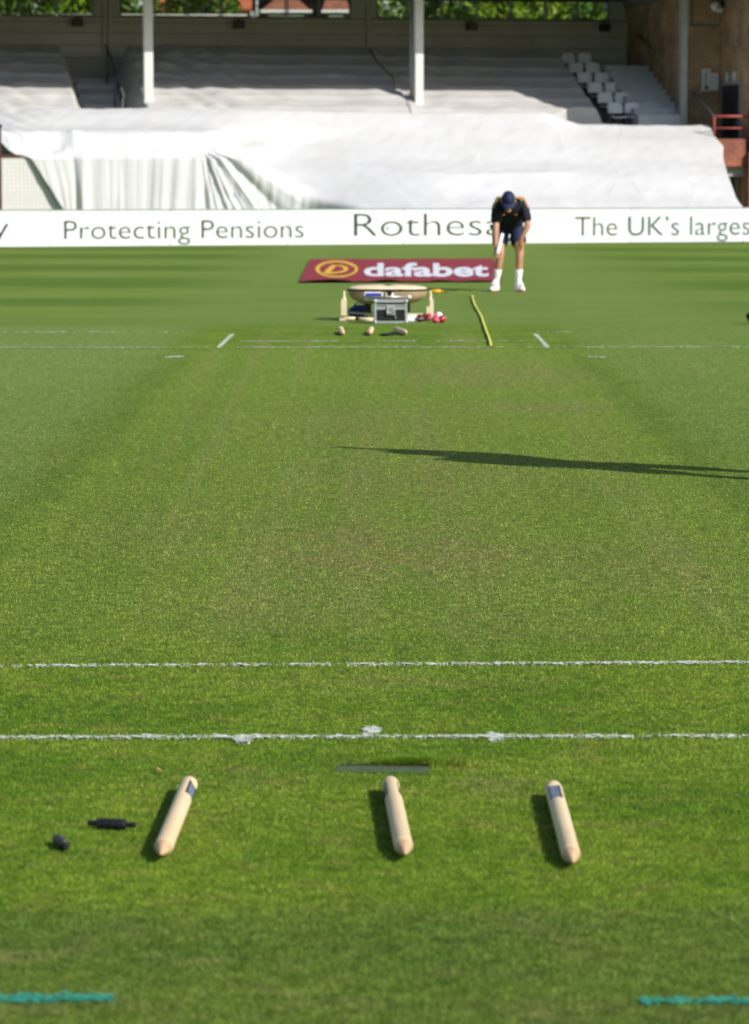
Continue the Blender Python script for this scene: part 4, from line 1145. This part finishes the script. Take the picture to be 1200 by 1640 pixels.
# ================================================================== houses and trees behind the stand
def leaf_cards(name, mat, parent, clumps, per, size, seed):
    r = np.random.default_rng(seed); P = []
    for cx, cy, cz, rad in clumps:
        n = per
        d = r.normal(size=(n, 3)); d /= np.linalg.norm(d, axis=1)[:, None]
        p = d * rad * (r.uniform(.55, 1.05, n) ** .6)[:, None] * np.array([1, 1, .85]) + np.array([cx, cy, cz])
        a = r.normal(size=(n, 3)); a /= np.linalg.norm(a, axis=1)[:, None]
        b_ = np.cross(a, r.normal(size=(n, 3))); b_ /= np.linalg.norm(b_, axis=1)[:, None]
        s = r.uniform(.6, 1.3, n)[:, None] * size
        P.append(np.stack([p - a * s * .7, p + b_ * s * .45, p + a * s * .7], 1))
    co = np.concatenate(P).reshape(-1, 3)
    o = mesh_from_tris(name, co, r.uniform(0, 1, len(co) // 3), mat); o.parent = parent
    return o
def tree(px, Y, h, w_, label, mats, seed):
    random.seed(seed)
    x = (px - 600) / FPX * Y
    t = empty('broadleaf_tree', (x, Y, 0), 0, label, 'tree', 'trees behind the stand')
    b = MB().tube([(0, 0, -.1), (.05, 0, h * .15), (-.05, .1, h * .35), (.1, 0, h * .6)], [.30, .24, .18, .08], 12)
    for k in range(7):
        a = k * 2.4; z0 = h * random.uniform(.22, .5)
        b.tube([(0, 0, z0), (cos(a) * w_ * .25, sin(a) * w_ * .25, z0 + h * .15), (cos(a) * w_ * .42, sin(a) * w_ * .42, z0 + h * .24)], [.11, .07, .03], 8)
    b.build('trunk', M['bark'], t, True)
    cl = []
    for k in range(46):
        a = random.uniform(0, 2 * pi); zz = random.uniform(.24, .95) * h; rr = w_ * .5 * math.sqrt(max(.05, 1 - ((zz / h - .55) / .5) ** 2)) * random.uniform(.35, 1)
        cl.append((cos(a) * rr, sin(a) * rr, zz, random.uniform(.5, .95)))
    leaf_cards('crown', M[mats[0]], t, cl[::2] + cl[1::4], 190, .26, seed)
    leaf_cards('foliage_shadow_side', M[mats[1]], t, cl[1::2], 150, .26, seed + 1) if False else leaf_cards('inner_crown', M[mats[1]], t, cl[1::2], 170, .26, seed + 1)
tree(20, 103, 9.6, 6.0, 'bright leafy tree seen through the leftmost windows', ('leaf', 'leaf_dark'), 3)
tree(125, 108, 9.2, 5.4, 'bushy tree behind the second group of left windows', ('leaf', 'leaf_dark'), 4)
tree(262, 104, 9.5, 4.8, 'broad green tree left of the orange roof', ('leaf', 'leaf_dark'), 5)
tree(322, 118, 8.2, 2.6, 'dark tree touching the orange roof', ('leaf', 'leaf_dark'), 6)
tree(655, 112, 9.4, 4.4, 'tree right of the houses behind the middle column', ('leaf', 'leaf_dark'), 7)
tree(762, 104, 9.8, 5.4, 'bright yellow green tree behind the right window band', ('leaf', 'leaf_dark'), 8)
tree(868, 106, 9.6, 5.0, 'full green tree behind the right end of the right window band', ('leaf', 'leaf_dark'), 9)
tree(962, 109, 9.3, 4.6, 'dark tree beside the brick wing, seen in the last window', ('leaf_dark', 'leaf_dark'), 10)
HY = 150
def hz(py): return at(600, py, HY).z
def hx(px): return at(px, 20, HY).x
h1 = empty('orange_house', (hx(340), HY, 0), 0, 'brick house with orange tiled roof behind the left windows', 'house')
ox = hx(340)
xl, xr = hx(250) - ox, hx(403) - ox
MB().box(xl, xr - .05, .2, 6, 0, hz(17)).build('wall', M['house_wall'], h1)
b = MB(); z0, z1 = hz(17), hz(2) + .9
for q in (((xl - .2, -.05, z0), (xr, -.05, z0), (xr, 3, z1), (xl - .2, 3, z1)), ((xl - .2, 3, z1), (xr, 3, z1), (xr, 6.2, z0), (xl - .2, 6.2, z0))):
    b.b.faces.new([b.b.verts.new(p) for p in q])
solid_sheet(b.build('roof', M['tile'], h1), .12)
MB().box(xr - .02, xr + .14, -.04, .16, 0, z0 - .02).build('corner_board', M['fascia'], h1)
wz = hz(24)
for xx in (-1.6, -.2, .9): MB().box(xx - .3, xx + .3, .13, .199, wz - 1.3, wz - .3).build('window', M['door'], h1)
h2 = empty('gabled_house', (hx(460), HY, 0), 0, 'dark house with brown hipped roof and white bays behind the middle windows', 'house')
ox = hx(460); xl, xr = hx(412) - ox, hx(562) - ox
MB().box(xl, xr, 1.2, 8, 0, hz(-8)).build('wall', M['house_dark'], h2)
def bay(pa, pb, roofmat):
    a0, a1 = hx(pa) - ox, hx(pb) - ox; zf, zt = hz(20), hz(16)
    f = MB().box(a0 - .12, a1 + .12, -.25, 1.1, zf, zt).build('bay_fascia', M['fascia'], h2)
    MB().box(a0 + .25, a1 - .25, .0, 1.199, 0, zf - .002).build('bay_wall', M['house_dark'], h2)
    MB().box(a0 + .22, a1 - .22, -.05, -.002, hz(28), hz(24)).build('bay_rail', M['fascia'], h2)
    b = MB(); m0 = (a0 + a1) / 2; zz = hz(0) + .15
    base = [b.b.verts.new(p) for p in ((a0 - .05, -.2, zt + .002), (a1 + .05, -.2, zt + .002), (a1 + .05, 1.19, zt + .002), (a0 - .05, 1.19, zt + .002))]
    tp_ = [b.b.verts.new(p) for p in ((m0 - .45, .7, zz), (m0 + .45, .7, zz), (m0 + .45, 1.19, zz), (m0 - .45, 1.19, zz))]
    for i in range(4): b.b.faces.new((base[i], base[(i + 1) % 4], tp_[(i + 1) % 4], tp_[i]))
    b.b.faces.new(tp_); b.b.faces.new(base[::-1]); b.build('bay_roof', roofmat, h2)
bay(422, 495, M['tile_brown']); bay(518, 558, M['tile_brown'])
b = MB(); z0, z1 = hz(-7), hz(-40)
for q in (((xl - .3, .8, z0), (xr + .3, .8, z0), (xr - 1, 4.5, z1), (xl + 1, 4.5, z1)), ((xl + 1, 4.5, z1), (xr - 1, 4.5, z1), (xr + .3, 8.3, z0), (xl - .3, 8.3, z0))):
    b.b.faces.new([b.b.verts.new(p) for p in q])
solid_sheet(b.build('roof', M['tile_brown'], h2), .12)
lw = empty('garden_wall', (at(0, 30, 99).x - 3, 99, 0), 0, 'low pale garden wall under the trees behind the left windows', 'wall')
zt = at(0, 22.5, 99).z
MB().box(0, 10.2, 0, .25, 0, zt - .06).build('wall_body', M['fascia'], lw)
MB().box(-.03, 10.23, -.04, .29, zt - .059, zt).build('coping', M['sill'], lw)

# ================================================================== people
def skin_mesh(nodes, links_, sub=2):
    me = bpy.data.meshes.new('tmp'); names_ = list(nodes)
    me.from_pydata([nodes[k][0] for k in names_], [(names_.index(a), names_.index(c)) for a, c in links_], [])
    o = bpy.data.objects.new('tmp', me); col.objects.link(o)
    md = o.modifiers.new('s', 'SKIN'); md.branch_smoothing = .6
    o.modifiers.new('d', 'SUBSURF').levels = sub
    for i, k in enumerate(names_):
        r = nodes[k][1]; me.skin_vertices[0].data[i].radius = r if hasattr(r, '__len__') else (r, r)
        me.skin_vertices[0].data[i].use_root = (i == 0)
    dg = bpy.context.evaluated_depsgraph_get(); dg.update()
    m2 = bpy.data.meshes.new_from_object(o.evaluated_get(dg)); bpy.data.objects.remove(o)
    return m2
def hand(nodes, lk, pre, wrist, d, side, curl):
    "palm and five fingers from the wrist along d; side points to the thumb; curl is the direction fingers bend to"
    d = Vector(d).normalized(); s = Vector(side).normalized(); c = Vector(curl).normalized(); w_ = Vector(wrist)
    nodes[pre + 'palm'] = (w_ + d * .055, (.030, .018)); lk.append((pre + 'w', pre + 'palm'))
    for i, (o_, ln) in enumerate(((.027, .070), (.009, .080), (-.009, .075), (-.026, .060))):
        b0 = w_ + d * .092 + s * o_
        nodes[f'{pre}f{i}a'] = (b0, .0095); nodes[f'{pre}f{i}b'] = (b0 + (d * .75 + c * .5) * ln * .55, .0085); nodes[f'{pre}f{i}c'] = (b0 + (d * .75 + c * .5) * ln * .55 + (d * .35 + c * .9) * ln * .45, .007)
        lk += [(pre + 'palm', f'{pre}f{i}a'), (f'{pre}f{i}a', f'{pre}f{i}b'), (f'{pre}f{i}b', f'{pre}f{i}c')]
    t0 = w_ + d * .03 + s * .03
    nodes[pre + 'ta'] = (t0, .0115); nodes[pre + 'tb'] = (t0 + (d * .7 + s * .5 + c * .3) * .045, .0095); nodes[pre + 'tc'] = (t0 + (d * .7 + s * .5 + c * .3) * .045 + (d * .8 + c * .5) * .03, .008)
    lk += [(pre + 'w', pre + 'ta'), (pre + 'ta', pre + 'tb'), (pre + 'tb', pre + 'tc')]

def person(loc, rz, J, label, cap_up, face_dir, hands, colours, hold=None):
    root = empty('person', loc, rz, label, 'person')
    n = {'pelvis': (J['pelvis'], (.115, .085))}; lk = []
    def add(k, p, r, par): n[k] = (Vector(p), r); lk.append((par, k))
    add('belly', J['belly'], (.10, .075), 'pelvis'); add('chest', J['chest'], (.12, .085), 'belly'); add('neckb', J['neck'], (.055, .055), 'chest')
    hd = Vector(J['head']); nk = Vector(J['neck'])
    add('necku', nk.lerp(hd, .42), .055, 'neckb'); add('head0', hd - Vector(cap_up) * .045, (.066, .072), 'necku'); add('head1', hd + Vector(cap_up) * .05, (.076, .088), 'head0')
    for s in 'RL':
        add(s + 'sh', J[s + 'sh'], .050, 'chest'); add(s + 'el', J[s + 'el'], .042 * J.get('arm', 1), s + 'sh'); fm = Vector(J[s + 'el']).lerp(Vector(J[s + 'wr']), .3)
        add(s + 'fm', fm, .041 * J.get('arm', 1), s + 'el'); add(s + 'w', J[s + 'wr'], .027 * J.get('arm', 1), s + 'fm')
        add(s + 'hip', J[s + 'hip'], .092, 'pelvis'); th = Vector(J[s + 'hip']).lerp(Vector(J[s + 'kn']), .4); add(s + 'th', th, .080, s + 'hip'); add(s + 'kn', J[s + 'kn'], .050, s + 'th')
        cf = Vector(J[s + 'kn']).lerp(Vector(J[s + 'an']), .32); add(s + 'cf', cf, .049, s + 'kn'); add(s + 'an', J[s + 'an'], .036, s + 'cf')
        add(s + 'toe', Vector(J[s + 'toe']), .032, s + 'an')
        hand(n, lk, s, J[s + 'wr'], *hands[s])
    me = skin_mesh(n, lk)
    b = bmesh.new(); b.from_mesh(me); bpy.data.meshes.remove(me)
    fd = Vector(face_dir).normalized(); cu = Vector(cap_up).normalized(); sx = cu.cross(fd).normalized()
    def ell(c, r, a, q, s_): # ellipsoid feature in the head frame
        Mx = Matrix((sx, fd, cu)).transposed().to_4x4(); Mx = Matrix.Translation(c) @ Mx @ Matrix.Diagonal((r * a, r * q, r * s_, 1))
        bmesh.ops.create_uvsphere(b, u_segments=10, v_segments=8, radius=1, matrix=Mx)
    ell(hd + fd * .088 - cu * .015, .017, .8, 1.2, 1.7)                       # nose
    ell(hd + fd * .074 - cu * .058, .020, 1.3, .5, .45)                       # lips
    ell(hd + fd * .055 - cu * .095, .030, 1.1, 1, .8)                         # chin
    for s in (-1, 1): ell(hd + sx * s * .080 - cu * .01, .028, .4, .8, 1.15)  # ears
    me = bpy.data.meshes.new('body'); b.to_mesh(me); b.free()
    body = link('body', me, M['skin'], root, True)
    for s in (-1, 1): MB().sphere(hd + fd * .082 + sx * s * .030 + cu * .012, .011, n=8, m=6).build('eye', M['eye'], root, True)
    # cap: dome and peak
    Mx = Matrix((sx, fd, cu)).transposed().to_4x4()
    b = MB(); b.grid(24, 8, lambda a, c: Matrix.Translation(hd + cu * .02) @ Mx @ Vector((.082 * cos(2 * pi * a) * cos(c * pi / 2), .100 * sin(2 * pi * a) * cos(c * pi / 2), .100 * sin(c * pi / 2) * 1.0)))
    cp = b.build('cap', M[colours['cap']], root, True)
    b = MB(); b.grid(12, 5, lambda a, c: Matrix.Translation(hd + cu * .022) @ Mx @ Vector((.082 * (2 * a - 1), .095 * math.sqrt(max(0, 1 - (.9 * (2 * a - 1)) ** 2)) + .07 * c * math.sqrt(max(0, 1 - (2 * a - 1) ** 2)), .0 - .02 * c - .012 * (2 * a - 1) ** 2)))
    solid_sheet(b.build('peak', M[colours['cap']], cp, True), .004)
    # hair fringe at the nape
    # shirt
    c = {}; cl = []; tw = J.get('torso', 1)
    def ad(k, p, r, par=None):
        c[k] = (Vector(p), r)
        if par: cl.append((par, k))
    pl, be, chv = Vector(J['pelvis']), Vector(J['belly']), Vector(J['chest'])
    ad('z', pl.lerp(be, -.35), (.20 * tw, .19 * tw)); ad('a', pl.lerp(be, .4), (.215 * tw, .20 * tw), 'z'); ad('b', be.lerp(chv, .2), (.22 * tw, .20 * tw), 'a'); ad('c', chv, (.215 * (tw + 1) / 2, .18 * tw), 'b'); ad('d', chv.lerp(nk, .62), (.138, .118), 'c'); ad('e', chv.lerp(nk, .95), (.085, .080), 'd')
    for s in 'RL':
        ad(s + '0', Vector(J[s + 'sh']), .080, 'c'); ad(s + '1', Vector(J[s + 'sh']).lerp(Vector(J[s + 'el']), .45), .070, s + '0'); ad(s + '2', Vector(J[s + 'sh']).lerp(Vector(J[s + 'el']), .92), .066, s + '1')
    shirt = link('shirt', skin_mesh(c, cl), M[colours['shirt']], root, True)
    # shoulder stripes
    if colours.get('stripe'):
        for s in 'RL':
            p0 = nk.lerp(Vector(J[s + 'sh']), .25); p1 = Vector(J[s + 'sh']); p2 = p1.lerp(Vector(J[s + 'el']), .35)
            up = colours['stripe']
            pa = [p0 + Vector(up) * .078, p0.lerp(p1, .5) + Vector(up) * .085, p1 + Vector(up) * .078, p2 + Vector(up) * .05 + Vector((.03 if s == 'L' else -.03, 0, 0))]
            MB().tube(smooth_path(pa, 5), [.012 + .008 * sin(pi * i / 15) for i in range(16)], 8).build('shoulder_stripe', M['gold'], shirt, True)
        for dx, m_ in ((-.075, 'gold'), (.07, 'crimson')):
            MB().sphere(chv.lerp(nk, .2) + Vector((dx, -.135, -.10)), .012, 1, .5, 1, 10, 6).build('badge', M[m_], shirt, True)
    # shorts
    c = {}; cl = []
    ad('a', pl.lerp(be, .3), (.150, .120)); ad('b', pl, (.165, .135), 'a')
    for s in 'RL':
        hp, kn = Vector(J[s + 'hip']), Vector(J[s + 'kn'])
        ad(s + '0', hp.lerp(kn, .12), .122, 'b'); ad(s + '1', hp.lerp(kn, .45), .108, s + '0'); ad(s + '2', hp.lerp(kn, .80), .100, s + '1')
    sh = link('shorts', skin_mesh(c, cl), M[colours['shorts']], root, True)
    if colours.get('stripe'):
        kn = Vector(J['Lkn']).lerp(Vector(J['Lhip']), .28); MB().box(kn.x + .03, kn.x + .085, kn.y - .112, kn.y - .095, kn.z + .01, kn.z + .04).build('emblem', M['gold'], sh)
    for s in 'RL':
        kn, an, to = Vector(J[s + 'kn']), Vector(J[s + 'an']), Vector(J[s + 'toe'])
        MB().tube([an + Vector((0, 0, -.03)), an, an.lerp(kn, .25), an.lerp(kn, .44), an.lerp(kn, .45)], [.038, .036, .042, .048, .045], 16).build('sock', M['white'], root, True)
        heel = an + (an - to).normalized() * .045; heel.z = .05; dv = Vector((to.x - heel.x, to.y - heel.y, 0)); L = dv.length + .055; dv.normalize(); px__ = Vector((dv.y, -dv.x, 0))
        def shoe(a, c_):
            t = a; wdt = (.036 + .014 * sin(pi * min(1, t * 1.05)) ) * (1 if t < .8 else math.sqrt(max(.02, 1 - ((t - .8) / .2) ** 2))) * (1 if t > .08 else .6 + t * 5)
            hgt = .085 * (1 - sm(t, .3, .75)) + .045; ang = pi * c_
            p = heel + dv * L * (t) + px__ * cos(ang) * wdt; p.z = .016 + max(0, sin(ang)) ** .7 * hgt * (1 if t < .9 else max(.35, 1 - (t - .9) * 6)); return p
        so_ = MB().grid(20, 12, shoe).build('shoe', M['white'], root, True)
        b = MB(); rim = []
        for k_ in range(28):
            a = k_ / 28 * 2 * pi; b_l = .5 + .53 * cos(a)
            rim.append(heel + dv * L * b_l + px__ * sin(a) * (.047 + .006 * cos(a)))
        lo = [b.b.verts.new((p.x, p.y, .002)) for p in rim]; hi = [b.b.verts.new((p.x, p.y, .020)) for p in rim]
        b.b.faces.new(lo[::-1]); b.b.faces.new(hi)
        for k_ in range(28): b.b.faces.new((lo[k_], lo[(k_ + 1) % 28], hi[(k_ + 1) % 28], hi[k_]))
        b.build('sole', M['crimson'], so_)
    return root

TP = ground(813, 466.5)
J = dict(pelvis=(.01, .30, .80), belly=(.01, .17, .91), chest=(.02, 0, 1.00), neck=(.012, -.14, 1.045), head=(-.005, -.25, 1.075),
         Rsh=(-.135, -.07, 1.02), Rel=(-.150, -.15, .765), Rwr=(-.150, -.19, .54), Lsh=(.185, -.05, 1.02), Lel=(.235, -.12, .785), Lwr=(.165, -.13, .63),
         Rhip=(-.09, .27, .77), Rkn=(-.085, .0, .46), Ran=(-.135, .06, .10), Rtoe=(-.185, -.10, .032), Lhip=(.115, .27, .77), Lkn=(.145, .02, .46), Lan=(.13, .07, .10), Ltoe=(.165, -.10, .032))
person((TP.x, TP.y - .02, 0), R(0), J, 'man in navy cap bending forward, one hand on his knee, holding a short white stick', (0, -.55, .83), (0, -.80, -.60),
       {'R': ((.05, -.15, -1), (1, -.2, 0), (.35, -.8, -.1)), 'L': ((-.25, .35, -.9), (-1, 0, .2), (-.1, .35, -.9))}, dict(cap='cap', shirt='navy', shorts='navy2', stripe=(0, -.35, .93)))
# the white stick in his right hand
q = Vector((TP.x, TP.y - .02, 0))
st = empty('white_stick', q + Vector((-.128, -.27, .475)), 0, 'short white stick with round end held by the bending man', 'stick')
MB().tube([(0, 0, -.012), (0, 0, 0), (.012, .03, .04), (.058, .14, .205), (.060, .145, .213)], [.014, .021, .022, .021, .012], 16).build('shaft', M['white'], st, True)
MB().sphere((-.003, -.01, -.012), .027, 1, 1, .9).build('end_knob', M['sill'], st, True)

# the person outside the frame whose shadow crosses the pitch
crotch = ground(1005, 748)
ft = crotch - TRAVEL * (.92 / math.tan(SUN_EL)); az = math.atan2(-TRAVEL.x, TRAVEL.y)
J2 = dict(arm=1.6, torso=.68, pelvis=(0, 0, .95), belly=(0, -.02, 1.10), chest=(0, 0, 1.30), neck=(0, 0, 1.50), head=(0, -.03, 1.65),
          Rsh=(-.19, 0, 1.42), Rel=(-.20, .02, 1.15), Rwr=(-.16, -.05, .93), Lsh=(.18, 0, 1.43), Lel=(.12, -.04, 1.66), Lwr=(.05, -.04, 1.88),
          Rhip=(-.10, 0, .90), Rkn=(-.14, -.02, .50), Ran=(-.17, .03, .09), Rtoe=(-.19, -.14, .03), Lhip=(.10, 0, .90), Lkn=(.13, -.02, .50), Lan=(.16, .03, .09), Ltoe=(.18, -.14, .03))
tall = person((ft.x, ft.y, 0), az, J2, 'standing man with one raised arm whose long shadow crosses the pitch', (0, 0, 1), (0, -1, 0),
       {'R': ((.1, -.1, -1), (0, -1, 0), (.6, 0, -.6)), 'L': ((-.1, 0, 1), (-1, 0, 0), (0, -.4, .5))}, dict(cap='cap', shirt='navy', shorts='navy2'))
tall.scale = (1.1, 1.1, 1.1)
bpy.context.view_layer.update()
